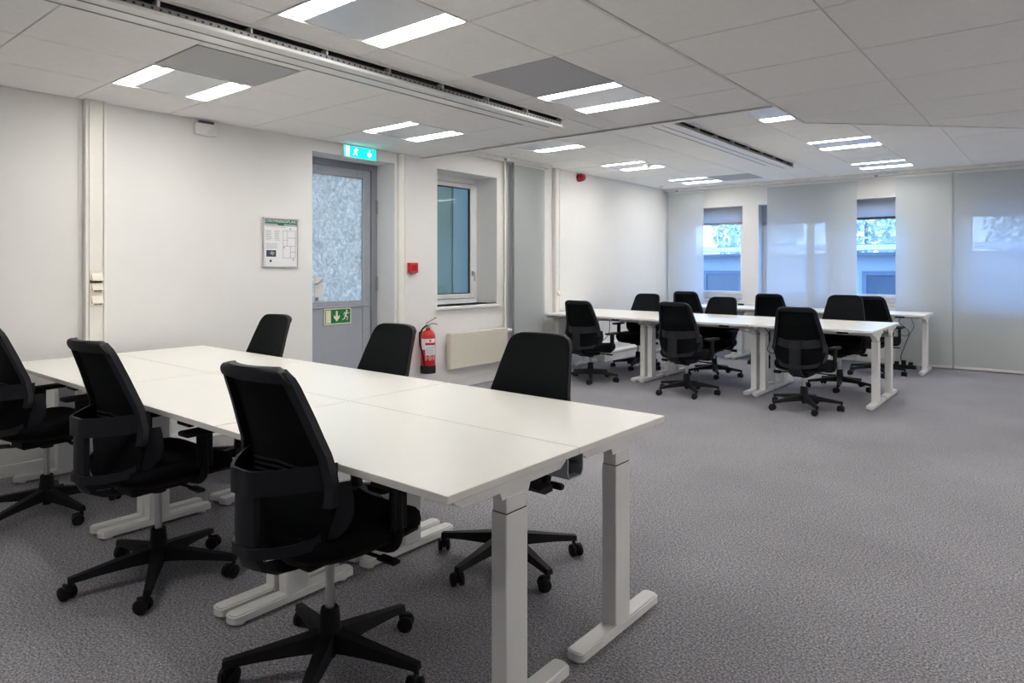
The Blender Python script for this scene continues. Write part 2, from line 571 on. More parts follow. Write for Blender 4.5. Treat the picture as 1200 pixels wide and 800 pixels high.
for i in range(len(SY) - 1):
    for a, b_ in zip(SX, SX[1:]):
        y0, y1 = SY[i], SY[i + 1]
        if (a, i) in LSOF_ADDED: continue
        ya, yb = min(y1, far_edge(a)), min(y1, far_edge(b_))
        if yb <= y0 + 0.02: continue
        g = 0.004
        bb = bmn()
        if ya > y0 + 0.02:
            pts = [(a + g, y0 + g), (b_ - g, y0 + g), (b_ - g, yb - g), (a + g, ya - g)]
            if ya < y1 and yb >= y1:
                xc = -1.255 + (y1 - 4.50) / 1.035
                if xc < b_ - 0.02: pts = [(a + g, y0 + g), (b_ - g, y0 + g), (b_ - g, y1 - g), (xc, y1 - g), (a + g, ya - g)]
        else:
            xc = -1.255 + (y0 - 4.50) / 1.035
            pts = [(xc + g, y0 + g), (b_ - g, y0 + g), (b_ - g, yb - g)]
        prism(bb, pts, 'z', ZS, ZS + 0.018)
        obj('ceiling_tile', bb, 'tile', ceiling)
b = bmn()
for x in SX[1:-1]: box(b, x - 0.012, x + 0.012, YB, min(6.2, far_edge(x)), ZS + 0.006, ZS + 0.03)
for y in SY[1:-1]:
    xa = XS if y < 4.5 else -1.255 + (y - 4.5) / 1.035
    box(b, max(XS, xa), XR, y - 0.012, y + 0.012, ZS + 0.0065, ZS + 0.0305)
tag(obj('ceiling_runner', b, 'grid', ceiling), kind='stuff')
b = bmn()
pts = [(XS, YB), (XS, 4.50), (-1.255, 4.52), (0.35, far_edge(0.35)), (XR, far_edge(0.35))]
for (p, q) in zip(pts, pts[1:]):
    d = (Vector(q) - Vector(p)); n = Vector((-d.y, d.x)).normalized() * 0.014
    prism(b, [p, q, (q[0] + n.x, q[1] + n.y), (p[0] + n.x, p[1] + n.y)], 'z', ZS - 0.004, ZF + 0.03)
struct('trim_2', b, 'grid')


# ------------------------------------------------------------------ ceiling luminaires
def ceiling_light(x0, x1, y0, y1, z, label, group='ceiling lights with two bright strips'):
    cx, cy = (x0 + x1) / 2, (y0 + y1) / 2
    t = thing('ceiling_light', label, 'ceiling light', (cx, cy, z), 0, group)
    hx, hy = (x1 - x0) / 2 - 0.004, (y1 - y0) / 2 - 0.004
    s = 0.122
    b = bmn()
    box(b, -hx, hx, -hy, -hy + 0.008, -0.002, 0.05)
    box(b, -hx, hx, hy - 0.008, hy, -0.002, 0.05)
    box(b, -hx, -hx + 0.008, -hy + 0.008, hy - 0.008, -0.002, 0.05)
    box(b, hx - 0.008, hx, -hy + 0.008, hy - 0.008, -0.002, 0.05)
    box(b, -hx, hx, -hy, hy, 0.05, 0.056)
    obj('housing', b, 'white', t)
    b = bmn()
    box(b, -hx + 0.008, hx - 0.008, -hy + s + 0.006, hy - s - 0.006, 0.004, 0.012, 0.002, 1)
    obj('center_panel', b, 'refl', t)
    for sg in (-1, 1):
        b = bmn()
        ya, yb = (-hy + 0.009, -hy + s) if sg < 0 else (hy - s, hy - 0.009)
        box(b, -hx + 0.01, hx - 0.01, ya, yb, 0.006, 0.016)
        d = obj('diffuser', b, 'tube', t)
        for e in (-1, 1):
            bb = bmn()
            box(bb, e * (hx - 0.03) - 0.012, e * (hx - 0.03) + 0.012, (ya + yb) / 2 - 0.012, (ya + yb) / 2 + 0.012, 0.000, 0.008, 0.002, 1)
            obj('lamp_cap', bb, 'white', d)
    return t


for (x, y, l) in ((-4.54, 7, 'ceiling light nearest the white box sensor, above the left wall socket column'),
                  (-4.54, 10, 'ceiling light just in front of the green exit sign'),
                  ):
    ceiling_light(x, x + 0.6, YN[y], YN[y + 1], ZN, l)
for (x, y, l) in ((-2.735, 7, 'large near ceiling light on the right side of the long slot'),
                  (-2.735, 10, 'ceiling light adjoining the grey panel right of the slot end'),
                  (-2.735, 4, 'ceiling light behind the viewer, right of the long slot')):
    ceiling_light(x, x + 0.61, YR[y], YR[y + 1], ZN, l)
for (x, y, l) in ((-4.55, 1, 'ceiling light half hidden behind the lower ceiling edge, by the left window'),
                  (-4.55, 4, 'ceiling light beside the smoke detector, near the red siren'),
                  (-4.55, 7, 'farthest left ceiling light, with the grey panel beside it'),
                  (-2.07, 1, 'ceiling light tucked against the raised corner of the dark soffit'),
                  (-2.07, 4, 'right hand ceiling light between the soffit and the window side light'),
                  (-2.07, 7, 'ceiling light closest to the window panels on the right'),
                  (0.92, 1, 'added ceiling light out of sight over the right aisle, first'),  # right aisle lights are unseen, added to light the far floor
                  (0.92, 4, 'added ceiling light out of sight over the right aisle, middle'),
                  (0.92, 7, 'added ceiling light out of sight over the right aisle, by the windows')):
    ceiling_light(x, x + 0.6, FY[y], FY[y + 1], ZF, l)


for (x, y, l) in ((0.54, 12, 'added unseen soffit light to the right of the viewer, by the slanted soffit edge'), (1.74, 9, 'added unseen soffit light near the right wall, second along the aisle'), (1.74, 12, 'added unseen soffit light near the right wall, by the slanted soffit edge')):
    ceiling_light(x, SX[SX.index(x) + 1], SY[y], SY[y + 1], ZS, l)


# ------------------------------------------------------------------ chilled beams
def beam(xr, xl, y0, y1, z, label):
    """drop-down air slot: grilled side face at xr, bottom sloping up to xl"""
    t = thing('air_slot', label, 'air vent', (xr, y0, z))
    L = y1 - y0; W = xr - xl
    zb = -0.072
    b = bmn()                                   # sloped underside
    prism(b, [(-0.005, zb), (-0.075, zb), (-W, 0.0), (-W, 0.02), (-0.075, zb + 0.02), (-0.005, zb + 0.015)], 'y', 0, L)
    obj('underside', b, 'white', t)
    b = bmn(); box(b, -0.084, -0.078, 0, L - 0.08, zb - 0.003, zb + 0.004); obj('groove_line', b, 'grey', t)
    b = bmn(); box(b, -W - 0.006, -W + 0.002, 0, L, -0.004, 0.006); obj('groove_line', b, 'grey', t)
    b = bmn(); box(b, -0.006, 0.002, 0, L, zb - 0.002, zb + 0.014, 0.002, 1); obj('lower_lip', b, 'white', t)
    b = bmn(); box(b, -0.004, 0.012, 0, L, -0.012, 0.004, 0.002, 1); obj('upper_lip', b, 'grid', t)
    b = bmn(); box(b, -0.03, -0.014, 0, L, zb + 0.012, zb + 0.040); sf = obj('perforated_strip', b, 'grey', t)
    b = bmn()
    n = int(L / 0.036)
    for i in range(n):
        yy = 0.02 + i * 0.036
        box(b, -0.0142, -0.0132, yy, yy + 0.011, zb + 0.023, zb + 0.033)
    tag(obj('perforation', b, 'gap', sf), kind='stuff')
    b = bmn(); box(b, -0.06, -0.05, 0, L, zb + 0.02, 0.02); obj('slot_back', b, 'gap', t)
    k = 0
    while 0.15 + k * 0.42 < L:
        b = bmn(); yy = 0.15 + k * 0.42
        box(b, -0.05, -0.002, yy, yy + 0.010, zb + 0.036, -0.006)
        obj('divider', b, 'grid', t); k += 1
    b = bmn()
    prism(b, [(0.002, zb), (-0.075, zb), (-W, -0.001), (-W, 0.012), (0.002, 0.0)], 'y', L - 0.012, L)
    obj('end_cap', b, 'white', t)
    return t


beam(-2.945, -3.335, YB + 0.02, 4.215, ZN, 'long white air slot with dark grille running above the front desks')
beam(-2.585, -2.915, 4.87, 8.62, ZF, 'shorter white air slot with dark grille in the raised far ceiling')

# smoke detectors
for k, (x, y, z, l) in enumerate(((-4.05, 7.62, ZF, 'small white smoke detector beside a far ceiling light'),
                                  (-4.85, 5.95, ZF, 'small white ceiling sensor above the left panel curtain'),
                                  (-4.93, 9.75, ZF, 'small white ceiling sensor near the far left corner'))):
    t = thing('smoke_detector', l, 'detector', (x, y, z))
    s = 1.0 if k == 0 else 0.6
    b = bmn(); lathe(b, [(0.055 * s, 0.0), (0.055 * s, -0.012), (0.05 * s, -0.016)], seg=20); obj('base', b, 'white', t, True)
    b = bmn(); lathe(b, [(0.042 * s, -0.016), (0.042 * s, -0.035 * s), (0.03 * s, -0.045 * s), (0.01 * s, -0.047 * s)], seg=20); obj('head', b, 'white', t, True)


# ------------------------------------------------------------------ left wall: trunking, box sensor, plan
def trunking(y0, y1, z0, z1, label, sockets=(), depth=0.05):
    t = thing('wall_trunking', label, 'trunking', (XL, (y0 + y1) / 2, 0))
    h = (y1 - y0) / 2
    b = bmn(); box(b, 0, depth * 0.8, -h, h, z0, z1, 0.003, 1); obj('channel', b, 'trunk', t)
    b = bmn(); box(b, depth * 0.8, depth, -h * 0.62, h * 0.66, z0, z1, 0.002, 1); obj('cover', b, 'trunk', t)
    b = bmn()
    for s in (-1, 1):
        yy = s * h * 0.86
        box(b, depth * 0.8, depth * 1.08, yy - h * 0.13, yy + h * 0.13, z0, z1, 0.002, 1)
    obj('rim', b, 'trunk', t)
    for zc in sockets:
        b = bmn(); box(b, depth, depth + 0.004, -h * 0.6, h * 0.64, zc - 0.045, zc + 0.045, 0.002, 1)
        p = obj('socket_plate', b, 'sock', t)
        b = bmn(); prism(b, [(depth + 0.004, zc + 0.022), (depth + 0.026, zc - 0.022), (depth + 0.026, zc - 0.030), (depth + 0.004, zc - 0.030)], 'y', -h * 0.42, h * 0.6)
        obj('outlet_hood', b, 'sock', p)
        b = bmn()
        for q in (-0.18, 0.22):
            box(b, depth + 0.008, depth + 0.022, h * q, h * (q + 0.25), zc - 0.036, zc - 0.0302)
        obj('port', b, 'gap', p)
    return t


trunking(1.69, 1.82, 0.08, ZN, 'cream vertical cable duct with ivory outlets beside the front desks', (1.255, 1.19, 1.10), 0.055)
trunking(4.47, 4.56, 0.08, ZN, 'slim white cable duct between the door recess and the red call point', (), 0.03)
trunking(7.105, 7.21, 0.08, ZF, 'white vertical cable duct right of the grey panel curtain', (0.99,), 0.05)
b = bmn(); box(b, XL, XL + 0.004, 1.668, 1.688, 0.08, ZN); struct('shade_strip', b, 'grid')  # grey strip standing in for the line of shade beside the cable duct

t = thing('motion_sensor', 'small white box sensor high on the left wall', 'sensor', (XL, 2.525, 2.375))
b = bmn(); box(b, 0, 0.045, -0.085, 0.085, -0.045, 0.045, 0.008); obj('case', b, 'white', t)
b = bmn(); prism(b, [(0.0, -0.04), (0.07, -0.04), (0.07, 0.03), (0.045, 0.012), (0.02, -0.012)], 'x', 0.045, 0.049); obj('lens', b, 'grid', t)
b = bmn(); box(b, 0.0, 0.04, -0.05, 0.06, 0.045, 0.062); obj('cable_gland', b, 'dgrey', t)

# evacuation plan in its metal frame
t = thing('evacuation_plan', 'framed evacuation plan with dark green heading on the left wall', 'sign', (XL, 3.18, 1.524))
hw, hh = 0.165, 0.21
b = bmn()
for (a0, a1, c0, c1) in ((-hw, hw, hh - 0.014, hh), (-hw, hw, -hh, -hh + 0.014), (-hw, -hw + 0.012, -hh + 0.014, hh - 0.014), (hw - 0.012, hw, -hh + 0.014, hh - 0.014)):
    box(b, 0, 0.02, a0, a1, c0, c1, 0.003, 1)
obj('frame', b, 'silver', t)
b = bmn(); box(b, 0.0, 0.010, -hw + 0.01, hw - 0.01, -hh + 0.012, hh - 0.012); pp = obj('sheet', b, 'paper', t)
b = bmn(); box(b, 0.010, 0.0106, -hw + 0.013, hw - 0.013, hh - 0.068, hh - 0.016); obj('heading_band', b, 'greenp', pp)
wall_text = Matrix(((0, 0, 1, 0.0112), (1, 0, 0, 0), (0, 1, 0, 0), (0, 0, 0, 1)))


def wt(s, size, y, z, m, par, x=0.0112):
    mw = wall_text.copy(); mw[0][3] = x; mw[1][3] = y; mw[2][3] = z
    return text('lettering', s, size, m, par, mw)


wt('UTRYMNINGSPLAN', 0.033, -hw + 0.018, hh - 0.048, 'paper', pp)
b = bmn(); box(b, 0.0106, 0.0111, -hw + 0.018, -0.03, hh - 0.062, hh - 0.056); box(b, 0.0106, 0.0111, 0.03, hw - 0.02, hh - 0.062, hh - 0.056)
obj('subheading', b, 'paper', pp)
b = bmn()
R = random.Random(3)
for (y0, y1, z0, z1, st) in ((-0.14, -0.08, 0.02, 0.10, 0.011), (-0.06, -0.005, 0.02, 0.10, 0.011), (-0.14, -0.02, -0.055, -0.01, 0.012), (-0.14, 0.06, 0.122, 0.132, 0.011)):
    z = z1
    while z > z0:
        box(b, 0.010, 0.0106, y0, y1 - R.uniform(0, 0.02), z - 0.003, z); z -= st
tag(obj('print_line', b, 'ink', pp), kind='stuff')
b = bmn()
for (a0, a1, c0, c1) in ((0.02, 0.14, 0.10, 0.103), (0.02, 0.023, -0.13, 0.10), (0.137, 0.14, -0.13, 0.10), (0.02, 0.14, -0.13, -0.127), (0.02, 0.14, -0.03, -0.027), (0.06, 0.063, -0.03, 0.10), (0.06, 0.14, 0.04, 0.043), (0.09, 0.093, -0.13, -0.03), (0.02, 0.06, 0.02, 0.023), (0.093, 0.14, -0.08, -0.077)):
    box(b, 0.010, 0.0106, a0, a1, c0, c1)
for (y, z) in ((0.03, -0.04), (0.09, 0.118), (0.12, -0.145)):
    box(b, 0.010, 0.0107, y - 0.006, y + 0.006, z - 0.006, z + 0.006)
obj('floor_plan_drawing', b, 'ink', pp)
b = bmn(); box(b, 0.010, 0.0106, -0.135, -0.045, -0.12, -0.065); obj('dark_picture', b, 'navy', pp)
b = bmn()
prism(b, [(-0.10, -0.085), (-0.07, -0.10), (-0.07, -0.106), (-0.10, -0.091)], 'x', 0.0106, 0.011)
prism(b, [(-0.09, -0.075), (-0.06, -0.088), (-0.06, -0.093), (-0.09, -0.08)], 'x', 0.0106, 0.011)
obj('picture_mark', b, 'paper', pp)
b = bmn(); lathe(b, [(0.011, 0.010), (0.011, 0.0106)], c=(-0.095, -0.155), seg=16, axis='x'); obj('round_mark', b, 'navy', pp)

# ------------------------------------------------------------------ exit door in its recess
XD = -5.41
door = bpy.data.objects.new('door_1', None); COL.objects.link(door); tag(door, 'grey exit door with frosted glass upper half', kind='structure')
b = bmn()
box(b, XD - 0.06, XD + 0.005, DY1 - 0.072, DY1, 0, DZ)
box(b, XD - 0.06, XD + 0.005, DY0, DY0 + 0.05, 0, DZ)
box(b, XD - 0.06, XD + 0.005, DY0 + 0.05, DY1 - 0.072, 2.285, DZ)
obj('frame', b, 'alud', door)
L0, L1 = DY0 + 0.056, DY1 - 0.078
b = bmn()
box(b, XD - 0.045, XD - 0.005, L1 - 0.098, L1, 0.01, 2.28, 0.003, 1)
box(b, XD - 0.045, XD - 0.005, L0, L0 + 0.09, 0.01, 2.28, 0.003, 1)
box(b, XD - 0.045, XD - 0.005, L0 + 0.09, L1 - 0.098, 2.195, 2.28, 0.003, 1)
box(b, XD - 0.045, XD - 0.005, L0 + 0.09, L1 - 0.098, 0.93, 0.985, 0.003, 1)
obj('leaf_frame', b, 'alu', door)
b = bmn(); box(b, XD - 0.028, XD - 0.020, L0 + 0.09, L1 - 0.098, 0.985, 2.195); obj('glass_pane', b, 'frost', door)
b = bmn(); box(b, XD - 0.04, XD - 0.012, L0 + 0.09, L1 - 0.098, 0.06, 0.93); obj('lower_panel', b, 'panel', door)
b = bmn(); box(b, XD - 0.012, XD + 0.008, L0 + 0.05, L1 - 0.03, 0.925, 0.94, 0.003, 1); obj('ledge_bar', b, 'alu', door)
b = bmn()
for (yy, zz) in [(L1 - 0.05, z) for z in (0.4, 0.7, 1.0, 1.3, 1.6, 1.9, 2.15)] + [(y, 2.24) for y in (3.75, 4.0, 4.2)] + [(y, 0.957) for y in (3.75, 3.95, 4.15)]:
    lathe(b, [(0.006, XD - 0.005), (0.006, XD - 0.002)], c=(yy, zz), seg=8, axis='x')
tag(obj('screw', b, 'alud', door), kind='stuff')
b = bmn(); box(b, XD - 0.005, XD + 0.004, L0 + 0.15, L0 + 0.245, 1.0, 1.235, 0.003, 1); lp = obj('lock_plate', b, 'grid', door)
b = bmn()
tube(b, [(XD + 0.004, L0 + 0.155, 1.155), (XD + 0.05, L0 + 0.16, 1.165), (XD + 0.055, L0 + 0.205, 1.20)], 0.009, 8)
obj('handle', b, 'chrome', lp, True)
b = bmn(); box(b, XD, XD + 0.02, L0 + 0.155, L0 + 0.185, 1.005, 1.035, 0.003, 1); obj('lock_cylinder', b, 'grey', lp)
for zz in (0.35, 1.15, 1.92):
    b = bmn(); lathe(b, [(0.011, zz - 0.07), (0.011, zz + 0.07)], c=(XD + 0.014, DY1 - 0.012), seg=10); obj('hinge', b, 'alud', door, True)


# pictograms
def man(b, y, z, s, x0, x1):
    """running figure drawn as flat polygons, s = height"""
    lathe(b, [(0.09 * s, x0), (0.09 * s, x1)], c=(y + 0.10 * s, z + 0.40 * s), seg=12, axis='x')

    def limb(p, q, w0, w1):
        p, q = Vector(p), Vector(q)
        n = Vector((-(q - p).y, (q - p).x)).normalized()
        pts = [p + n * w0, p - n * w0, q - n * w1, q + n * w1]
        prism(b, [(y + k.x * s, z + k.y * s) for k in pts], 'x', x0, x1)
    limb((0.06, 0.30), (-0.04, 0.0), 0.09, 0.08)
    limb((0.07, 0.27), (0.24, 0.18), 0.04, 0.035); limb((0.24, 0.18), (0.34, 0.28), 0.035, 0.03)
    limb((0.03, 0.28), (-0.14, 0.24), 0.04, 0.035); limb((-0.14, 0.24), (-0.22, 0.10), 0.035, 0.03)
    limb((-0.02, 0.03), (0.17, -0.12), 0.055, 0.045); limb((0.17, -0.12), (0.12, -0.36), 0.045, 0.035)
    limb((-0.06, 0.03), (-0.12, -0.22), 0.055, 0.045); limb((-0.12, -0.22), (-0.34, -0.30), 0.045, 0.035)


def arrow(b, y, z, s, x0, x1):
    prism(b, [(y - 0.09 * s, z + 0.42 * s), (y - 0.09 * s, z - 0.02 * s), (y - 0.28 * s, z + 0.10 * s), (y - 0.28 * s, z - 0.10 * s), (y, z - 0.42 * s), (y + 0.28 * s, z - 0.10 * s), (y + 0.28 * s, z + 0.10 * s), (y + 0.09 * s, z - 0.02 * s), (y + 0.09 * s, z + 0.42 * s)], 'x', x0, x1)


t = thing('exit_sign', 'lit green exit sign with running figure and arrow above the door', 'exit sign', (XL, 3.985, 2.384))
b = bmn(); box(b, 0, 0.045, -0.19, 0.19, -0.058, 0.062, 0.005, 1); obj('case', b, 'white', t)
b = bmn(); box(b, 0.045, 0.048, -0.18, 0.18, -0.05, 0.05); fc = obj('face', b, 'exitg', t)
b = bmn(); box(b, 0.048, 0.0488, -0.165, -0.125, -0.045, 0.045); obj('doorway_symbol', b, 'exitw', fc)
b = bmn(); man(b, -0.055, 0.0, 0.085, 0.048, 0.0488); obj('running_figure', b, 'exitw', fc)
b = bmn(); arrow(b, 0.105, 0.0, 0.085, 0.048, 0.0488); obj('arrow', b, 'exitw', fc)

t = thing('exit_plate', 'small green and cream exit plate fixed on the door below the glass', 'sign', (XD - 0.004, 3.965, 0.845))
b = bmn(); box(b, -0.008, 0.004, -0.155, 0.155, -0.078, 0.078, 0.002, 1); obj('border', b, 'cream', t)
b = bmn(); box(b, 0.004, 0.0055, -0.143, 0.143, -0.066, 0.066); fc = obj('face', b, 'sgreen', t)
b = bmn(); box(b, 0.0055, 0.0065, -0.137, -0.083, -0.06, 0.06); obj('doorway_symbol', b, 'cream', fc)
b = bmn(); arrow(b, -0.015, 0.0, 0.12, 0.0055, 0.0065); obj('arrow', b, 'cream', fc)
b = bmn(); man(b, 0.09, 0.0, 0.12, 0.0055, 0.0065); obj('running_figure', b, 'cream', fc)

# ------------------------------------------------------------------ left window
XW = -5.468
win = bpy.data.objects.new('window_1', None); COL.objects.link(win); tag(win, 'narrow white framed window in the left wall', kind='structure')
b = bmn()
box(b, XW - 0.06, XW + 0.005, WY0, WY0 + 0.045, WZ0, WZ1); box(b, XW - 0.06, XW + 0.005, WY1 - 0.045, WY1, WZ0, WZ1)
box(b, XW - 0.06, XW + 0.005, WY0 + 0.045, WY1 - 0.045, WZ1 - 0.06, WZ1); box(b, XW - 0.06, XW + 0.005, WY0 + 0.045, WY1 - 0.045, WZ0, WZ0 + 0.05)
obj('frame', b, 'upvc', win)
b = bmn()
a0, a1, c0, c1 = WY0 + 0.05, WY1 - 0.05, WZ0 + 0.055, WZ1 - 0.065
box(b, XW - 0.045, XW + 0.012, a0, a0 + 0.05, c0, c1, 0.004, 1); box(b, XW - 0.045, XW + 0.012, a1 - 0.06, a1, c0, c1, 0.004, 1)
box(b, XW - 0.045, XW + 0.012, a0 + 0.05, a1 - 0.06, c1 - 0.05, c1, 0.004, 1); box(b, XW - 0.045, XW + 0.012, a0 + 0.05, a1 - 0.06, c0, c0 + 0.055, 0.004, 1)
sash = obj('sash', b, 'upvc', win)
b = bmn()
g0, g1, k0, k1 = a0 + 0.05, a1 - 0.06, c0 + 0.055, c1 - 0.05
box(b, XW - 0.02, XW + 0.002, g0, g0 + 0.012, k0, k1); box(b, XW - 0.02, XW + 0.002, g1 - 0.014, g1, k0, k1)
box(b, XW - 0.02, XW + 0.002, g0 + 0.012, g1 - 0.014, k1 - 0.012, k1); box(b, XW - 0.02, XW + 0.002, g0 + 0.012, g1 - 0.014, k0, k0 + 0.01)
obj('gasket', b, 'gap', sash)
b = bmn(); box(b, XW - 0.02, XW - 0.012, g0, g1, k0, k1); obj('pane', b, 'glass', win)
b = bmn(); box(b, XW + 0.012, XW + 0.03, a1 - 0.04, a1 - 0.02, 1.21, 1.27, 0.003, 1); tube(b, [(XW + 0.03, a1 - 0.03, 1.25), (XW + 0.05, a1 - 0.03, 1.25), (XW + 0.052, a1 - 0.03, 1.15)], 0.008, 8); obj('handle', b, 'chrome', win)
b = bmn(); box(b, XW + 0.015, XL + 0.035, WY0 - 0.02, WY1 + 0.02, WZ0 - 0.035, WZ0, 0.004, 1); obj('sill', b, 'white', win)
b = bmn(); sheet(b, 'x', XW - 0.10, WY0 - 0.3, WY1 - 0.29, WZ0 - 0.1, WZ1 + 0.1); obj('exterior_blind', b, 'screen', win)
b = bmn(); sheet(b, 'x', XW - 0.12, WY1 - 0.32, WY1 + 0.3, WZ0 - 0.1, WZ1 + 0.1); obj('exterior_wall_panel', b, 'screen2', win)

# call point, siren, extinguisher, radiator
t = thing('call_point', 'square red fire alarm call point on the wall beside the window', 'alarm button', (XL, 4.66, 1.31))
b = bmn(); box(b, 0, 0.05, -0.055, 0.055, -0.052, 0.052, 0.006); obj('case', b, 'red', t)
b = bmn(); box(b, 0.05, 0.053, -0.038, 0.038, -0.03, 0.03, 0.002, 1); obj('button_plate', b, 'sred', t)
b = bmn(); box(b, 0.005, 0.04, -0.02, 0.03, -0.066, -0.052); obj('cable_gland', b, 'grey', t)

t = thing('alarm_siren', 'dark red round fire alarm siren high on the left wall', 'alarm', (XL, 7.715, 2.535))
b = bmn(); lathe(b, [(0.055, 0), (0.055, 0.04), (0.05, 0.045)], c=(0, 0), seg=20, axis='x'); obj('base', b, 'sred', t, True)
b = bmn(); lathe(b, [(0.05, 0.045), (0.05, 0.075), (0.04, 0.09), (0.02, 0.096)], c=(0, 0), seg=20, axis='x'); obj('lens', b, 'sred', t, True)

t = thing('fire_extinguisher', 'red fire extinguisher hung on the wall left of the radiator', 'fire extinguisher', (XL + 0.10, 4.80, 0.235), 0.12)
b = bmn(); lathe(b, [(0.072, 0.075), (0.075, 0.08), (0.075, 0.375), (0.068, 0.405), (0.045, 0.432), (0.024, 0.44), (0.024, 0.46)], seg=28); obj('cylinder', b, 'red', t, True)
b = bmn(); lathe(b, [(0.076, 0.0), (0.079, 0.01), (0.079, 0.075), (0.075, 0.08)], seg=28); obj('foot_ring', b, 'black', t, True)
b = bmn(); lathe(b, [(0.02, 0.46), (0.022, 0.475), (0.018, 0.50)], seg=14); vl = obj('valve', b, 'chrome', t, True)
b = bmn(); tube(b, [(-0.02, -0.01, 0.49), (0.03, 0.03, 0.505), (0.06, 0.075, 0.495)], 0.007, 8); obj('carry_handle', b, 'grey', vl, True)
b = bmn(); tube(b, [(-0.02, -0.01, 0.505), (0.02, 0.03, 0.535), (0.05, 0.075, 0.565)], 0.006, 8); obj('squeeze_lever', b, 'grey', vl, True)
b = bmn(); tube(b, smooth_path([(0.0, -0.01, 0.485), (0.02, -0.07, 0.48), (0.02, -0.135, 0.43), (0.03, -0.16, 0.32), (0.035, -0.125, 0.2), (0.03, -0.095, 0.10), (0.03, -0.088, 0.05)]), 0.009, 8); obj('hose', b, 'black', t, True)
b = bmn(); lathe(b, [(0.0756, 0.135), (0.0756, 0.355)], seg=12, caps=False, a0=-1.9, a1=0.3); lb = obj('label_sheet', b, 'paper', t, True)
b = bmn(); lathe(b, [(0.0760, 0.29), (0.0760, 0.315)], seg=12, caps=False, a0=-1.25, a1=0.3); obj('label_band', b, 'red', lb, True)
b = bmn(); lathe(b, [(0.0760, 0.135), (0.0760, 0.245)], seg=6, caps=False, a0=-1.91, a1=-1.27)
lathe(b, [(0.0760, 0.133), (0.0760, 0.19)], seg=6, caps=False, a0=-1.28, a1=0.31); obj('label_red_field', b, 'red', lb, True)
b = bmn()
for k in range(5): lathe(b, [(0.0760, 0.20 + k * 0.016), (0.0760, 0.206 + k * 0.016)], seg=6, caps=False, a0=-1.15, a1=-0.05 - 0.1 * (k % 2))
for a in (-1.0, -0.65, -0.3): lathe(b, [(0.0762, 0.155), (0.0762, 0.172)], seg=3, caps=False, a0=a, a1=a + 0.2)
tag(obj('label_print', b, 'ink', lb), kind='stuff')
b = bmn(); lathe(b, [(0.0762, 0.325), (0.0762, 0.345)], seg=3, caps=False, a0=-0.7, a1=-0.43); obj('flame_mark', b, 'red', lb)
b = bmn(); box(b, -0.10, -0.06, -0.03, 0.03, 0.30, 0.42, 0.004, 1); obj('wall_bracket', b, 'dgrey', t)

t = thing('radiator', 'flat cream panel radiator under the left wall window', 'radiator', (XL, 5.60, 0.225))
b = bmn(); box(b, 0.04, 0.10, -0.47, 0.47, 0.0, 0.385, 0.008); obj('panel', b, 'radi', t)
b = bmn()
for k in range(45):
    yy = -0.46 + k * 0.0208
    box(b, 0.045, 0.095, yy, yy + 0.004, 0.383, 0.389)
tag(obj('top_grille', b, 'grid', t), kind='stuff')
for s in (-0.3, 0.3):
    b = bmn(); box(b, 0.0, 0.04, s - 0.02, s + 0.02, 0.05, 0.34); obj('bracket', b, 'white', t)
b = bmn(); tube(b, [(0.07, 0.47, 0.33), (0.07, 0.53, 0.33)], 0.010, 8); lathe(b, [(0.022, 0.50), (0.024, 0.53), (0.022, 0.575)], c=(0.07, 0.345), seg=14, axis='y'); obj('thermostat_valve', b, 'white', t, True)
b = bmn(); tube(b, [(0.05, 0.50, 0.33), (0.05, 0.50, 0.20), (0.05, 0.49, 0.06)], 0.008, 8); obj('feed_pipe', b, 'dgrey', t, True)
t = thing('heating_pipe', 'white vertical heating pipe between the window and the grey panel curtain', 'pipe', (XL + 0.025, 6.12, 0.0))
b = bmn(); tube(b, [(0, 0, 0.0), (0, 0, ZF)], 0.014, 10); obj('pipe', b, 'trunk', t, True)
b = bmn(); lathe(b, [(0.026, 0.0), (0.026, 0.02), (0.016, 0.03)], seg=14); obj('floor_collar', b, 'trunk', t, True)


# ------------------------------------------------------------------ panel curtains
def panel_curtain(name, label, axis, a0, a1, pos, z0, z1, n=1, group='hanging grey panel curtains'):
    t = thing(name, label, 'blind', ((a0 + a1) / 2, pos, 0) if axis == 'x' else (pos, (a0 + a1) / 2, 0), 0 if axis == 'x' else PI / 2, group)
    h = (a1 - a0) / 2
    b = bmn(); sheet(b, 'y', 0.0, -h, h, z0 + 0.03, z1 - 0.02); obj('fabric', b, 'blind', t)
    b = bmn(); box(b, -h, h, -0.006, 0.006, z0, z0 + 0.032, 0.003, 1); obj('bottom_bar', b, 'grid', t)
    b = bmn(); box(b, -h, h, -0.005, 0.005, z1 - 0.03, z1, 0.002, 1); obj('top_bar', b, 'grid', t)
    return t


panel_curtain('panel_curtain', 'grey panel curtain in the far corner beside the left wall', 'x', -5.07, -4.455, 10.27, 0.015, 2.545)
panel_curtain('panel_curtain', 'wide grey panel curtain, left half, between the two visible windows', 'x', -3.455, -2.78, 10.27, 0.015, 2.545)
panel_curtain('panel_curtain', 'wide grey panel curtain, right half, overlapping its left neighbour', 'x', -2.90, -2.235, 10.30, 0.015, 2.545)
panel_curtain('panel_curtain', 'grey panel curtain behind the bare end of the window desk', 'x', -1.755, -1.118, 10.27, 0.015, 2.545)
panel_curtain('panel_curtain', 'grey panel curtain farthest from the left wall', 'x', -1.100, -0.30, 10.30, 0.015, 2.545)
for k, dx in enumerate((0.0, 0.022, 0.044)):
    panel_curtain('panel_curtain', ('inner', 'middle', 'outermost')[k] + ' grey panel of the stack hanging by the left wall', 'y', 6.185 + 0.004 * k, 6.812, XL + 0.05 + dx, 0.04, 2.56, group='stacked panels by the left wall')
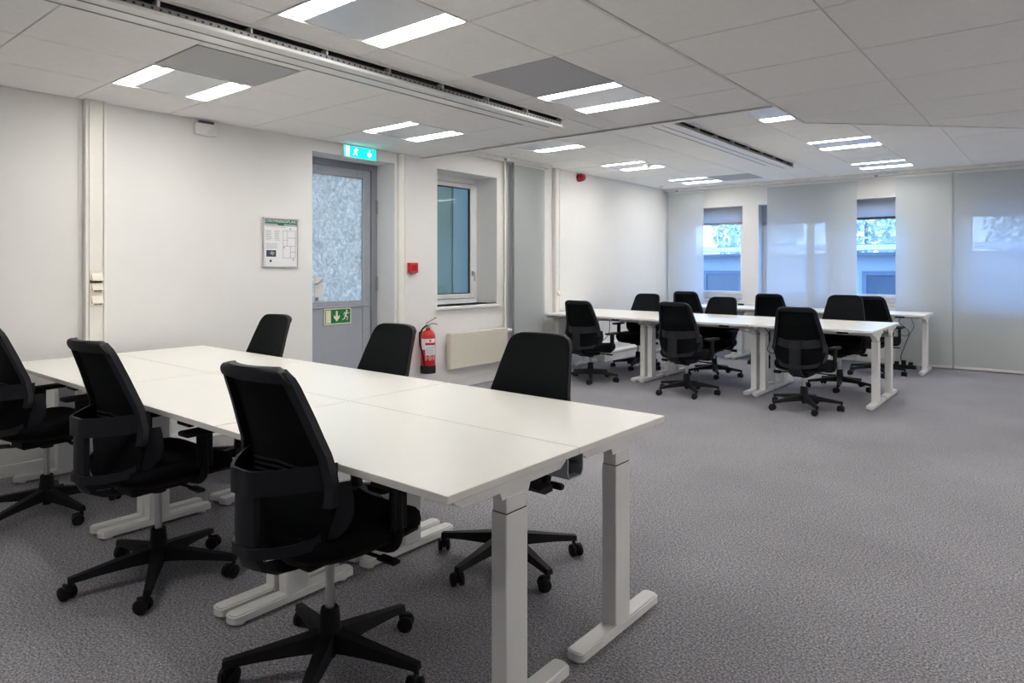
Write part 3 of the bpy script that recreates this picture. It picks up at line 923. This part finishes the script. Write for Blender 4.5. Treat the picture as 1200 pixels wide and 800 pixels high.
b = bmn(); box(b, -0.330, -0.324, -0.024, 0.012, 0.04, 2.55); obj('side_profile', b, 'grey', bpy.data.objects[[o.name for o in bpy.data.objects if o.get('label', '').startswith('outermost grey panel')][0]])
t = thing('curtain_track', 'thin white curtain track along the window wall ceiling', 'curtain track', (0, 10.285, ZF))
b = bmn(); box(b, XL + 0.01, XR - 0.05, -0.055, 0.04, -0.05, -0.001, 0.003, 1); obj('rail', b, 'grid', t)
for x in (-4.9, -1.98, 0.2):
    b = bmn(); box(b, x - 0.02, x + 0.02, -0.062, -0.05, -0.058, -0.035, 0.003, 1); obj('bracket', b, 'grey', t)
t = thing('curtain_track', 'short white curtain track on the ceiling above the left panel stack', 'curtain track', (XL + 0.07, 0, ZF))
b = bmn(); box(b, -0.045, 0.045, 4.87, 6.95, -0.042, -0.001, 0.003, 1); obj('rail', b, 'grid', t)
b = bmn(); box(b, 0.035, 0.055, 6.0, 6.04, -0.05, -0.02, 0.003, 1); obj('bracket', b, 'grey', t)


# ------------------------------------------------------------------ far windows
def far_window(n, a, b_, label, blindz, handle=None):
    wn = bpy.data.objects.new('window_%d' % n, None); COL.objects.link(wn); tag(wn, label, kind='structure')
    y0, y1 = YF + 0.19, YF + 0.26
    b = bmn()
    f = 0.055
    box(b, a, a + f, y0, y1, FZ0, FZ1); box(b, b_ - f, b_, y0, y1, FZ0, FZ1)
    box(b, a + f, b_ - f, y0, y1, FZ1 - f, FZ1); box(b, a + f, b_ - f, y0, y1, FZ0, FZ0 + f + 0.02)
    obj('frame', b, 'upvc', wn)
    b = bmn(); s = 0.045
    box(b, a + f, a + f + s, y0 - 0.01, y1 - 0.01, FZ0 + f + 0.02, FZ1 - f, 0.003, 1); box(b, b_ - f - s, b_ - f, y0 - 0.01, y1 - 0.01, FZ0 + f + 0.02, FZ1 - f, 0.003, 1)
    box(b, a + f + s, b_ - f - s, y0 - 0.01, y1 - 0.01, FZ1 - f - s, FZ1 - f, 0.003, 1); box(b, a + f + s, b_ - f - s, y0 - 0.01, y1 - 0.01, FZ0 + f + 0.02, FZ0 + f + 0.02 + s, 0.003, 1)
    obj('sash', b, 'upvc', wn)
    b = bmn(); box(b, a + f + s, b_ - f - s, y0 + 0.02, y0 + 0.026, FZ0 + f + s + 0.02, FZ1 - f - s); obj('pane', b, 'glass', wn)
    b = bmn(); sheet(b, 'y', y0 - 0.048, a + 0.02, b_ - 0.02, blindz, FZ1 - 0.01); rb = obj('roller_blind', b, 'blindl', wn)
    b = bmn(); box(b, a + 0.02, b_ - 0.02, y0 - 0.058, y0 - 0.04, blindz - 0.035, blindz, 0.003, 1); obj('blind_bar', b, 'dgrey' if n == 4 else 'grey', rb)
    b = bmn(); box(b, a - 0.0, b_ + 0.0, YF - 0.03, y0, FZ0 - 0.03, FZ0, 0.004, 1); obj('sill', b, 'white', wn)
    if handle:
        b = bmn(); box(b, handle - 0.012, handle + 0.012, y0 - 0.025, y0 - 0.01, 1.20, 1.27, 0.003, 1)
        tube(b, [(handle, y0 - 0.02, 1.25), (handle, y0 - 0.05, 1.25), (handle + 0.002, y0 - 0.052, 1.13)], 0.009, 8); obj('handle', b, 'chrome', wn)
    return wn


far_window(2, *WIN[0], 'far window next to the corner panel curtain', 2.03)
far_window(3, *WIN[1], 'far window mostly covered by the wide panel curtain', 2.0, -3.64 + 0.078)
far_window(4, *WIN[2], 'far window between the wide curtain and the desk end curtain', 2.02)
far_window(5, *WIN[3], 'far window glowing through the last panel curtain', 2.0)

# low trunking rail along the window wall, with a socket
t = thing('sill_trunking', 'white cable rail with a black socket along the window wall', 'trunking', (0, YF, 0.70))
b = bmn(); box(b, XL + 0.05, -1.4, -0.06, -0.001, -0.06, 0.06, 0.004, 1); obj('channel', b, 'white', t)
b = bmn(); box(b, XL + 0.05, -1.4, -0.064, -0.06, -0.012, -0.004); obj('groove', b, 'grey', t)
b = bmn(); box(b, -3.93, -3.84, -0.075, -0.06, 0.01, 0.05, 0.003, 1); obj('socket', b, 'black', t)
# low duct casing along the left wall
t = thing('duct_casing', 'low white stepped duct casing on the floor along the left wall', 'duct', (XL, 0, 0))
b = bmn(); prism(b, [(0.001, 0.0), (0.20, 0.0), (0.20, 0.13), (0.12, 0.145), (0.12, 0.23), (0.001, 0.25)], 'y', 8.07, YF - 0.19); obj('casing', b, 'white', t)
b = bmn(); box(b, 0.201, 0.203, 8.07, YF - 0.19, 0.10, 0.106); obj('seam', b, 'grey', t)


# ------------------------------------------------------------------ sit-stand desks
def desk(x0, x1, yc, depth, label, group, rz=0.0, tray=True, H=0.735, crank=False, gus=0.07):
    W = x1 - x0; h = W / 2 - 0.004; d = depth / 2 - 0.004
    t = thing('desk', label, 'desk', ((x0 + x1) / 2, yc, 0), rz, group)
    b = bmn(); box(b, -h, h, -d, d, H - 0.023, H, 0.0025, 2); obj('desk_top', b, 'desk', t)
    for s in (-1, 1):
        xo = s * (h - 0.014); xi = xo - s * 0.058
        xa, xb = min(xo, xi), max(xo, xi)
        b = bmn(); box(b, xa, xb, -0.05, 0.05, 0.04, 0.612, 0.003, 1); lg = obj('leg', b, 'white', t)
        b = bmn(); box(b, xa + 0.003, xb - 0.003, -0.046, 0.046, 0.613, 0.66, 0.002, 1); obj('inner_column', b, 'white', lg)
        b = bmn(); box(b, xa + 0.002, xb - 0.002, -0.047, 0.047, 0.609, 0.614); obj('column_gap', b, 'gap', lg)
        # foot: rounded ends, arched underneath
        pts = []
        fx = 0.275 * depth / 0.61
        n = 8
        cxm = (xa + xb) / 2; r = 0.033
        out = [(cxm + r, -fx + r * 0.6), (cxm + r, fx - r * 0.6)]
        for k in range(n + 1):
            a = k / n * PI; out.append((cxm + r * math.cos(a), fx - r * 0.6 + r * 0.6 * math.sin(a)))
        out += [(cxm - r, fx - r * 0.6), (cxm - r, -fx + r * 0.6)]
        for k in range(n + 1):
            a = PI + k / n * PI; out.append((cxm + r * math.cos(a), -fx + r * 0.6 + r * 0.6 * math.sin(a)))
        cl = []
        for p in out:
            if not cl or (Vector(p) - Vector(cl[-1])).length > 1e-4: cl.append(p)
        if (Vector(cl[0]) - Vector(cl[-1])).length < 1e-4: cl.pop()
        b = bmn(); prism(b, cl, 'z', 0.014, 0.045)
        bmesh.ops.bevel(b, geom=[e for e in b.edges if all(v.co.z > 0.04 for v in e.verts)], offset=0.006, segments=2, affect='EDGES')
        ft = obj('foot', b, 'white', lg, True)
        for q in (-1, 1):
            b = bmn(); lathe(b, [(0.020, 0.0), (0.022, 0.008), (0.018, 0.016)], c=(cxm, q * (fx - 0.045)), seg=12); obj('glide', b, 'white', lg, True)
        b = bmn()
        e_ = 0.418 * depth
        prism(b, [(-e_, H - 0.0235), (e_, H - 0.0235), (e_, H - 0.036), (e_ - 0.03, H - 0.055), (gus, H - 0.057), (0.06, 0.655 - (gus > 0.1) * 0.02), (-0.06, 0.655 - (gus > 0.1) * 0.02), (-gus, H - 0.057), (-e_ + 0.03, H - 0.055), (-e_, H - 0.036)], 'x', xa + 0.006, xb - 0.006)
        obj('side_bracket', b, 'white', t)
    for yy in (-0.045, 0.03):
        b = bmn(); box(b, -h + 0.05, h - 0.05, yy, yy + 0.03, H - 0.068, H - 0.035, 0.002, 1); obj('crossbar', b, 'white', t)
    if tray:
        b = bmn()
        ya = d - 0.085
        prism(b, [(ya, H - 0.03), (ya, H - 0.085), (ya + 0.02, H - 0.10), (ya + 0.078, H - 0.10), (ya + 0.078, H - 0.095), (ya + 0.023, H - 0.095), (ya + 0.005, H - 0.082), (ya + 0.005, H - 0.03)], 'x', -h + 0.01, h - 0.01)
        tr = obj('cable_tray', b, 'grey', t)
        b = bmn(); box(b, -0.16, 0.16, ya + 0.012, ya + 0.068, H - 0.094, H - 0.055, 0.005, 1); obj('power_strip', b, 'black', tr)
        b = bmn(); tube(b, smooth_path([(0.16, ya + 0.04, H - 0.075), (0.3, ya + 0.02, H - 0.10), (h - 0.12, ya - 0.03, H - 0.13), (h - 0.10, ya - 0.08, H - 0.07)]), 0.004, 6); obj('power_cable', b, 'cable', tr, True)
    b = bmn(); box(b, h - 0.32, h - 0.22, -d + 0.01, -d + 0.035, H - 0.042, H - 0.0235, 0.003, 1); obj('height_switch', b, 'black', t)
    if crank:
        b = bmn(); lathe(b, [(0.010, -d + 0.18), (0.014, -d + 0.185), (0.016, -d + 0.25), (0.012, -d + 0.256)], c=(h - 0.10, H - 0.12), seg=12, axis='y'); obj('crank_knob', b, 'black', t, True)
    return t


G1, G2, G3 = 'white desks of the front block', 'white desks of the middle block', 'white desks along the windows'
nx = [-1.212, -2.415, -3.65, -4.98]
W1 = ('at the open end of the front block', 'in the middle of the front block', 'against the wall end of the front block')
for k in range(3):
    desk(nx[k + 1], nx[k], 1.527, 0.61, 'white desk %s, viewer side' % W1[k], G1, 0, tray=False)
    desk(nx[k + 1], nx[k], 2.134, 0.61, 'white desk %s, door side' % W1[k], G1, PI, tray=False)
fx_ = [-1.335, -2.475, -3.775, -5.09]
W2 = ('at the open end of the middle block', 'in the middle of the middle block', 'by the left wall in the middle block')
for k in range(3):
    desk(fx_[k + 1], fx_[k], 7.125, 0.61, 'white desk %s, on its near side' % W2[k], G2, 0, gus=0.15)
    desk(fx_[k + 1], fx_[k], 7.735, 0.61, 'white desk %s, on its window side' % W2[k], G2, PI, gus=0.15)
wx = [-1.295, -2.50, -3.71, -4.93]
W3 = ('with the bare right end and hanging cables', 'in the middle of the window row', 'in the corner of the window row')
for k in range(3):
    desk(wx[k + 1], wx[k], 9.76, 0.70, 'white window desk ' + W3[k], G3, 0, tray=False, gus=0.15)

# grey tray end and black knob that show at the open end of the front block
t = thing('cable_bracket', 'small grey bracket with black socket under the open end of the front desks', 'bracket', (-1.262, 1.832, 0.0))
b = bmn()
prism(b, [(-0.045, 0.709), (-0.045, 0.652), (-0.035, 0.634), (0.035, 0.634), (0.045, 0.652), (0.045, 0.709), (0.041, 0.709), (0.041, 0.654), (0.033, 0.638), (-0.033, 0.638), (-0.041, 0.654), (-0.041, 0.709)], 'x', -0.14, 0.03)
obj('tray_end', b, 'alu', t)
b = bmn(); box(b, -0.06, 0.026, -0.03, 0.03, 0.648, 0.68, 0.008); obj('socket_block', b, 'black', t)
b = bmn(); prism(b, [(-0.17, 0.632), (-0.10, 0.632), (-0.10, 0.612), (-0.14, 0.610)], 'x', -0.06, 0.01); obj('clip', b, 'black', t)


# ------------------------------------------------------------------ swivel chairs
def y_back(z):
    P = [(0.40, -0.215), (0.55, -0.205), (0.66, -0.185), (0.74, -0.194), (0.86, -0.238), (1.03, -0.308)]
    if z <= P[0][0]: return P[0][1]
    for (a, ya), (b, yb) in zip(P, P[1:]):
        if z <= b:
            k = (z - a) / (b - a); return ya + (yb - ya) * k
    return P[-1][1]


ZT, RC = 1.005, 0.055


def w_back(z):
    w_ = 0.236 - 0.075 * max(0, (z - 0.62)) / 0.40 - 0.05 * max(0, 0.62 - z) / 0.16
    if z > ZT - RC:
        w_ -= RC - math.sqrt(max(0, RC * RC - (z - (ZT - RC)) ** 2))
    return w_


def back_pt(u, z, off=0.0):
    c = 0.030 + 0.02 * max(0, 0.8 - z)
    return Vector((w_back(z) * u, y_back(z) + c * u * u + off, z))


def y_hoop(x):
    k = abs(x)
    return -0.322 + (0.0 if k < 0.035 else (2.6 * (k - 0.035) ** 2 if k < 0.20 else 2.6 * 0.165 ** 2 + 0.86 * (k - 0.20)) * (1.0 if k < 0.035 else 1.0) + 0.62 * max(0, k - 0.05))


def make_chair():
    t = thing('office_chair', '', 'office chair')
    # five star base
    b = bmn(); lathe(b, [(0.036, 0.075), (0.040, 0.09), (0.036, 0.135), (0.030, 0.205), (0.027, 0.21)], seg=18); lathe(b, [(0.02, 0.05), (0.02, 0.075)], seg=12)
    hub = obj('base_hub', b, 'black', t, True)
    for k in range(5):
        a = -PI / 2 + 2 * PI * k / 5
        b = bmn()
        R0, R1 = 0.022, 0.325
        sec = [(R0, 0.030, 0.078, 0.138), (0.10, 0.027, 0.080, 0.125), (0.22, 0.020, 0.075, 0.105), (R1, 0.015, 0.066, 0.088)]
        rings = []
        for (r, hw_, z0, z1) in sec:
            c, s = math.cos(a), math.sin(a)
            def Q(v, z): return b.verts.new((r * c - v * s, r * s + v * c, z))
            rings.append([Q(-hw_, z0), Q(hw_, z0), Q(hw_ * 0.75, z1), Q(-hw_ * 0.75, z1)])
        for A, B in zip(rings, rings[1:]):
            for i in range(4):
                j = (i + 1) % 4
                b.faces.new((A[i], A[j], B[j], B[i]))
        b.faces.new(rings[0][::-1]); b.faces.new(rings[-1])
        obj('base_arm', b, 'black', t)
        cx, cy = 0.315 * math.cos(a), 0.315 * math.sin(a)
        ca = a + PI / 2 + random.uniform(-0.8, 0.8)
        fx, fy = math.cos(ca), math.sin(ca)
        b = bmn()
        lathe(b, [(0.008, 0.045), (0.008, 0.075)], c=(cx, cy), seg=8)
        ox, oy = cx - 0.018 * fx, cy - 0.018 * fy
        m = Matrix.Translation((ox, oy, 0.0)) @ Matrix.Rotation(ca, 4, 'Z')
        b2 = bmn()
        lathe(b2, [(0.010, -0.006), (0.020, -0.006), (0.024, 0.0), (0.020, 0.006), (0.010, 0.006)], c=(0.0, 0.034), seg=12, axis='y')
        box(b2, -0.024, 0.024, -0.007, 0.007, 0.034, 0.058, 0.004, 1)
        bmesh.ops.transform(b2, matrix=m, verts=b2.verts[:])
        tmp = bpy.data.meshes.new('t'); b2.to_mesh(tmp); b2.free(); b.from_mesh(tmp); bpy.data.meshes.remove(tmp)
        cs = obj('castor', b, 'black', t, True)
        for s in (-1, 1):
            b3 = bmn()
            q0, q1 = (0.008, 0.027) if s > 0 else (-0.027, -0.008)
            lathe(b3, [(0.022, q0), (0.0275, q0 + 0.003), (0.0275, q1 - 0.003), (0.020, q1)], c=(0.0, 0.0275), seg=16, axis='y')
            bmesh.ops.transform(b3, matrix=m, verts=b3.verts[:])
            obj('wheel', b3, 'black', cs, True)
    b = bmn(); lathe(b, [(0.0145, 0.205), (0.0145, 0.41)], seg=14); obj('gas_lift', b, 'chrome', t, True)
    # --- upper body
    up = []
    b = bmn(); box(b, -0.075, 0.075, -0.14, 0.10, 0.355, 0.412, 0.012); lathe(b, [(0.03, 0.335), (0.04, 0.36)], seg=14)
    up.append(obj('tilt_mechanism', b, 'black', t))
    b = bmn(); tube(b, [(0.06, 0.02, 0.385), (0.20, 0.04, 0.378)], 0.006, 8); box(b, 0.19, 0.27, 0.025, 0.06, 0.370, 0.384, 0.005, 1); up.append(obj('height_lever', b, 'black', t))
    b = bmn(); tube(b, [(-0.06, -0.04, 0.385), (-0.20, -0.05, 0.378)], 0.006, 8); lathe(b, [(0.012, -0.26), (0.016, -0.25), (0.016, -0.20), (0.010, -0.19)], c=(-0.05, 0.376), seg=10, axis='x'); up.append(obj('tilt_lever', b, 'black', t))
    # seat: rounded cushion over a shell
    def seat_shape(zs, sc, dip, name, m):
        b = bmn(); N = 28; rings = []
        for (z, k) in zs:
            ring = []
            for i in range(N):
                a = 2 * PI * i / N
                ex = 2 / 3.6
                cx_, sy_ = math.cos(a), math.sin(a)
                x = 0.245 * sc * k * math.copysign(abs(cx_) ** ex, cx_)
                y = 0.02 + 0.240 * sc * k * math.copysign(abs(sy_) ** ex, sy_)
                zz = z - dip * max(0, (y - 0.14)) ** 2 * 8 + 0.012 * (x / 0.245) ** 2
                ring.append(b.verts.new((x, y, zz)))
            rings.append(ring)
        for A, B in zip(rings, rings[1:]):
            for i in range(N):
                j = (i + 1) % N
                b.faces.new((A[i], A[j], B[j], B[i]))
        b.faces.new(rings[0][::-1]); b.faces.new(rings[-1])
        return obj(name, b, m, t, True, 60)
    up.append(seat_shape([(0.425, 0.94), (0.435, 0.985), (0.455, 1.0), (0.480, 0.985), (0.492, 0.93), (0.496, 0.75), (0.494, 0.4), (0.492, 0.1)], 1.0, 0.35, 'seat', 'fabric'))
    up.append(seat_shape([(0.402, 0.55), (0.406, 0.80), (0.418, 0.96), (0.428, 0.97)], 1.0, 0.35, 'seat_shell', 'black'))
    # knit back panel
    nz, nu = 22, 12
    zs = [0.455 + (ZT - 0.006 - 0.455) * i / nz for i in range(nz + 1)]
    b = bmn(); slab(b, [[back_pt(-1 + 2 * j / nu, z) for j in range(nu + 1)] for z in zs], (0, 0.006, 0))
    up.append(obj('mesh_back', b, 'knit', t, True, 60))
    # back frame: side rails and thick top rail
    b = bmn()
    zs2 = [0.60 + (ZT - 0.60) * (i / 26) for i in range(27)]
    for s in (-1, 1):
        G = []
        for z in zs2:
            w_ = w_back(z)
            row = []
            for k in range(4):
                u = 1.0 - (0.030 * k / 3) / max(w_, 0.05) + 0.004 / max(w_, 0.05)
                row.append(back_pt(s * u, z, -0.022))
            G.append(row)
        slab(b, G, (0, 0.022, 0))
    zt0 = ZT - 0.045
    G = []
    for i in range(8):
        z = zt0 + (ZT - zt0) * i / 7
        uu = 1.0
        G.append([back_pt(-uu + 2 * uu * j / 14, z, -0.026 - 0.005 * math.sin(PI * i / 7)) for j in range(15)])
    slab(b, G, (0, 0.026, 0))
    up.append(obj('back_frame', b, 'frame', t, True, 50))
    # lumbar ribs behind the knit
    b = bmn()
    for k in range(3):
        z = 0.655 + 0.018 * k
        tube(b, [back_pt(-0.62 + 1.24 * j / 8, z - 0.012 * abs(j - 4) / 4 + 0.012, -0.008) for j in range(9)], 0.0035, 6)
    up.append(obj('lumbar_rib', b, 'black', t, True))
    # hoop: band, spine, lower loop
    b = bmn()
    G = []
    for z in (0.632, 0.65, 0.67, 0.69, 0.705):
        G.append([Vector((0.207 * u, y_hoop(0.207 * u), z + 0.014 * u * u)) for u in [-1 + 2 * j / 18 for j in range(19)]])
    slab(b, G, (0, 0.012, 0))
    hoop = obj('support_band', b, 'frame', t, True, 50); up.append(hoop)
    b = bmn()
    G = [[Vector((0.048 * (u * (1.15 if z < 0.45 else 1)), yy + 0.012 * u * u, z)) for u in (-1, -0.5, 0, 0.5, 1)] for (z, yy) in ((0.375, -0.18), (0.385, -0.25), (0.41, -0.296), (0.45, -0.316), (0.52, -0.320), (0.60, -0.319), (0.66, -0.318))]
    slab(b, G, (0, 0.020, 0.0))
    up.append(obj('spine', b, 'frame', t, True, 50))
    b = bmn()
    path = [(-0.212, 0.66), (-0.218, 0.60), (-0.214, 0.545), (-0.19, 0.50), (-0.14, 0.475), (-0.07, 0.467), (0, 0.465), (0.07, 0.467), (0.14, 0.475), (0.19, 0.50), (0.214, 0.545), (0.218, 0.60), (0.212, 0.66)]
    sp = smooth_path([(x, 0, z) for x, z in path], 3)
    G = [[], []]
    inner, outer = [], []
    for i, p in enumerate(sp):
        d = (sp[min(i + 1, len(sp) - 1)] - sp[max(i - 1, 0)]).normalized()
        n = Vector((-d.z, 0, d.x))
        for lst, k in ((inner, 0.018), (outer, -0.014)):
            q = p + n * k
            lst.append(Vector((q.x, y_hoop(q.x) + 0.004, q.z)))
    slab(b, [outer, inner], (0, 0.012, 0))
    up.append(obj('lower_loop', b, 'frame', t, True, 50))
    # arms
    for s in (-1, 1):
        b = bmn()
        tube(b, smooth_path([(s * 0.10, 0.04, 0.412), (s * 0.22, 0.05, 0.41), (s * 0.252, 0.06, 0.44), (s * 0.254, 0.06, 0.50), (s * 0.25, 0.06, 0.60)], 4), 0.016, 8)
        box(b, s * 0.252 - 0.012, s * 0.252 + 0.012, 0.03, 0.095, 0.47, 0.605, 0.006, 1)
        ar = obj('armrest', b, 'black', t, True); up.append(ar)
        b = bmn(); box(b, s * 0.246 - 0.038, s * 0.246 + 0.038, -0.03, 0.19, 0.605, 0.628, 0.010, 2); obj('arm_pad', b, 'black', ar, True)
    for o in up: o['upper'] = 1
    return t


proto = make_chair()
used = [False]


def place_chair(x, y, rz, dz, label, group, star):
    if used[0]:
        c = copy_tree(proto)
    else:
        c = proto; used[0] = True
    c.location = (x, y, 0); c.rotation_euler = (0, 0, rz)
    c['label'] = label; c['group'] = group
    pend.append((c, dz, math.radians(star + 90) - rz))
    return c


pend = []
GN, GF = 'black office chairs at the front block', 'black office chairs at the middle block'
GW = 'black office chairs at the window desks'
CH = [
    (-1.858, 1.33, 0.05, 0.03, 'black office chair nearest the viewer, its back to the viewer', GN, -124),
    (-2.985, 1.27, 0.06, 0.03, 'black office chair second along the near side of the front desks', GN, -30),
    (-4.22, 1.22, 0.10, 0.02, 'black office chair at the left edge, beyond the second near chair', GN, -60),
    (-1.93, 2.325, PI + 0.06, -0.005, 'black office chair across the front desk, its star base seen beneath the table', GN, -90),
    (-2.98, 2.305, PI - 0.03, -0.015, 'black office chair across the front desk, in front of the fire extinguisher', GN, -70),
    (-4.21, 2.305, PI - 0.02, -0.015, 'black office chair across the front desk, before the blank left wall', GN, -100),
    (-4.27, 6.66, 0.0, -0.065, 'black office chair at the wall end of the middle desks, near side', GF, -57),
    (-3.05, 6.60, -0.05, -0.04, 'black office chair in the middle of the near side of the middle desks', GF, -48),
    (-1.875, 6.58, 0.02, -0.045, 'black office chair seen squarely from behind at the open end, near side', GF, -55),
    (-4.33, 7.90, PI, -0.045, 'black office chair beyond the middle desks, before the left wall', GF, -75),
    (-3.29, 7.895, PI, -0.06, 'black office chair beyond the middle desks, below the corner window', GF, -60),
    (-1.885, 7.91, PI + 0.03, 0.0, 'black office chair beyond the middle desks at the open end', GF, -80),
    (-4.17, 9.22, 0.05, -0.03, 'black office chair at the corner window desk', GW, -50),
    (-2.99, 9.22, 0.0, -0.035, 'black office chair at the window desk before the wide panel curtain', GW, -85),
    (-1.80, 9.24, -0.05, -0.035, 'black office chair at the window desk, half behind the open end chair', GW, -60),
]
for c in CH: place_chair(*c)
for c, dz, st in pend:
    for ch in c.children:
        if ch.get('upper'): ch.location.z += dz
        elif ch.name.startswith(('base', 'castor')): ch.rotation_euler.z = st
for o in list(bpy.data.objects):
    if 'upper' in o: del o['upper']


# ------------------------------------------------------------------ cables
def cable(label, pts, r=0.005):
    b = bmn(); tube(b, smooth_path(pts, 5), r, 6)
    return tag(obj('cable', b, 'cable', None, True), label, 'cable')


cable('black cable hanging from the bare end of the window desk', [(-1.62, 9.95, 0.705), (-1.66, 9.95, 0.60), (-1.55, 9.97, 0.48), (-1.60, 9.98, 0.30), (-1.66, 10.07, 0.12), (-1.58, 10.07, 0.02), (-1.48, 10.06, 0.01)])
cable('black cable looping beside the first under the window desk', [(-1.56, 10.0, 0.71), (-1.50, 10.0, 0.55), (-1.60, 10.03, 0.42), (-1.72, 10.02, 0.50), (-1.75, 10.0, 0.62), (-1.78, 9.98, 0.71)], 0.004)
t = thing('power_strip', 'black power strip with plugs on the floor under the window desk', 'power strip', (-1.62, 10.02, 0.0))
b = bmn(); box(b, -0.14, 0.14, -0.03, 0.03, 0.0, 0.045, 0.006); obj('strip', b, 'black', t)
for k, x in enumerate((-0.08, 0.0, 0.08)):
    b = bmn(); box(b, x - 0.025, x + 0.025, -0.025, 0.025, 0.045, 0.085 + 0.02 * (k % 2), 0.006); obj('plug', b, 'black', t)
cable('black cable drooping under the wall end of the middle desks', [(-4.55, 7.30, 0.705), (-4.56, 7.28, 0.52), (-4.50, 7.30, 0.40), (-4.42, 7.32, 0.50), (-4.40, 7.30, 0.705)], 0.004)
cable('black cable loop under the middle of the middle desks', [(-2.36, 6.95, 0.70), (-2.30, 6.93, 0.60), (-2.33, 6.93, 0.48), (-2.26, 6.94, 0.46), (-2.20, 6.95, 0.66)], 0.004)

# ------------------------------------------------------------------ outside
b = bmn(); box(b, -40, 30, YF + 0.36, 60, -1.2, -1.0); box(b, -40, XL - 0.46, -20, YF + 0.36, -1.2, -1.0); struct('ground', b, 'ground')
t = thing('low_building', 'low blue grey building with white gutter seen through the far windows', 'building', (0, 17.0, -1.0))
b = bmn(); box(b, -13, 3, 0, 5, 0, 2.62); obj('wall', b, 'facade', t)
b = bmn(); prism(b, [(-0.45, 2.70), (5.4, 2.92), (5.4, 3.0), (-0.45, 2.78)], 'x', -13.3, 3.3); obj('roof', b, 'roof', t)
b = bmn(); box(b, -13.3, 3.3, -0.52, -0.40, 2.68, 2.80, 0.03); obj('gutter', b, 'gutter', t)
b = bmn(); box(b, -13.3, 3.3, -0.42, 0.0, 2.58, 2.64); obj('eaves', b, 'roof', t)
for x in (-10.5, -8.6, -6.85, -3.05, -1.0, 1.0):
    b = bmn()
    wv, z0, z1 = 0.52, 1.15, 2.22
    box(b, x - wv, x - wv + 0.09, -0.05, 0.02, z0, z1); box(b, x + wv - 0.09, x + wv, -0.05, 0.02, z0, z1)
    box(b, x - wv + 0.09, x + wv - 0.09, -0.05, 0.02, z1 - 0.09, z1); box(b, x - wv + 0.09, x + wv - 0.09, -0.05, 0.02, z0, z0 + 0.09)
    f = obj('window', b, 'roof', t)
    b = bmn(); box(b, x - wv + 0.09, x + wv - 0.09, -0.02, -0.012, z0 + 0.09, z1 - 0.09); obj('pane', b, 'pane', f)


def tree(x, y, h, rad, label):
    rr = random.Random(int(x * 13 + y * 7))
    t = thing('tree', label, 'tree', (x, y, -1.0), 0, 'pale trees behind the low building')
    b = bmn(); tube(b, [(0, 0, 0), (0.05, 0, h * 0.4), (0.0, 0.1, h * 0.8)], [0.10, 0.07, 0.03], 8); obj('trunk', b, 'bark', t, True)
    b = bmn()
    for i in range(1500):
        while True:
            p = Vector((rr.uniform(-1, 1), rr.uniform(-1, 1), rr.uniform(-1, 1)))
            if 0.3 < p.length < 1: break
        c = Vector((p.x * rad, p.y * rad * 0.8, h * 0.62 + p.z * h * 0.40))
        s = rr.uniform(0.07, 0.19)
        u = Vector((rr.uniform(-1, 1), rr.uniform(-1, 1), rr.uniform(-1, 1))).normalized()
        v = u.orthogonal().normalized()
        q = [c + u * s, c + v * s * 0.6, c - u * s, c - v * s * 0.6]
        b.faces.new([b.verts.new(k) for k in q])
    tag(obj('foliage', b, 'leaf', t), kind='stuff')


for k, (x, y, h, r_) in enumerate(((-13.0, 24, 7, 1.3), (-10.6, 28, 8, 1.3), (-8.2, 24, 6.5, 1.3), (-5.8, 28, 8, 1.3), (-3.4, 24, 7, 1.3), (-1.0, 28, 8, 1.3), (1.4, 24, 7, 1.3))):
    tree(x, y, h, r_, ('pale leafy tree behind the low building, seen through the corner window', 'pale leafy tree behind the low building, second from the corner side', 'pale leafy tree behind the low building, third from the corner side', 'pale leafy tree behind the low building, at its middle', 'pale leafy tree behind the low building, through the window by the desk end', 'pale leafy tree behind the low building, last but one', 'pale leafy tree behind the low building, farthest from the corner')[k])
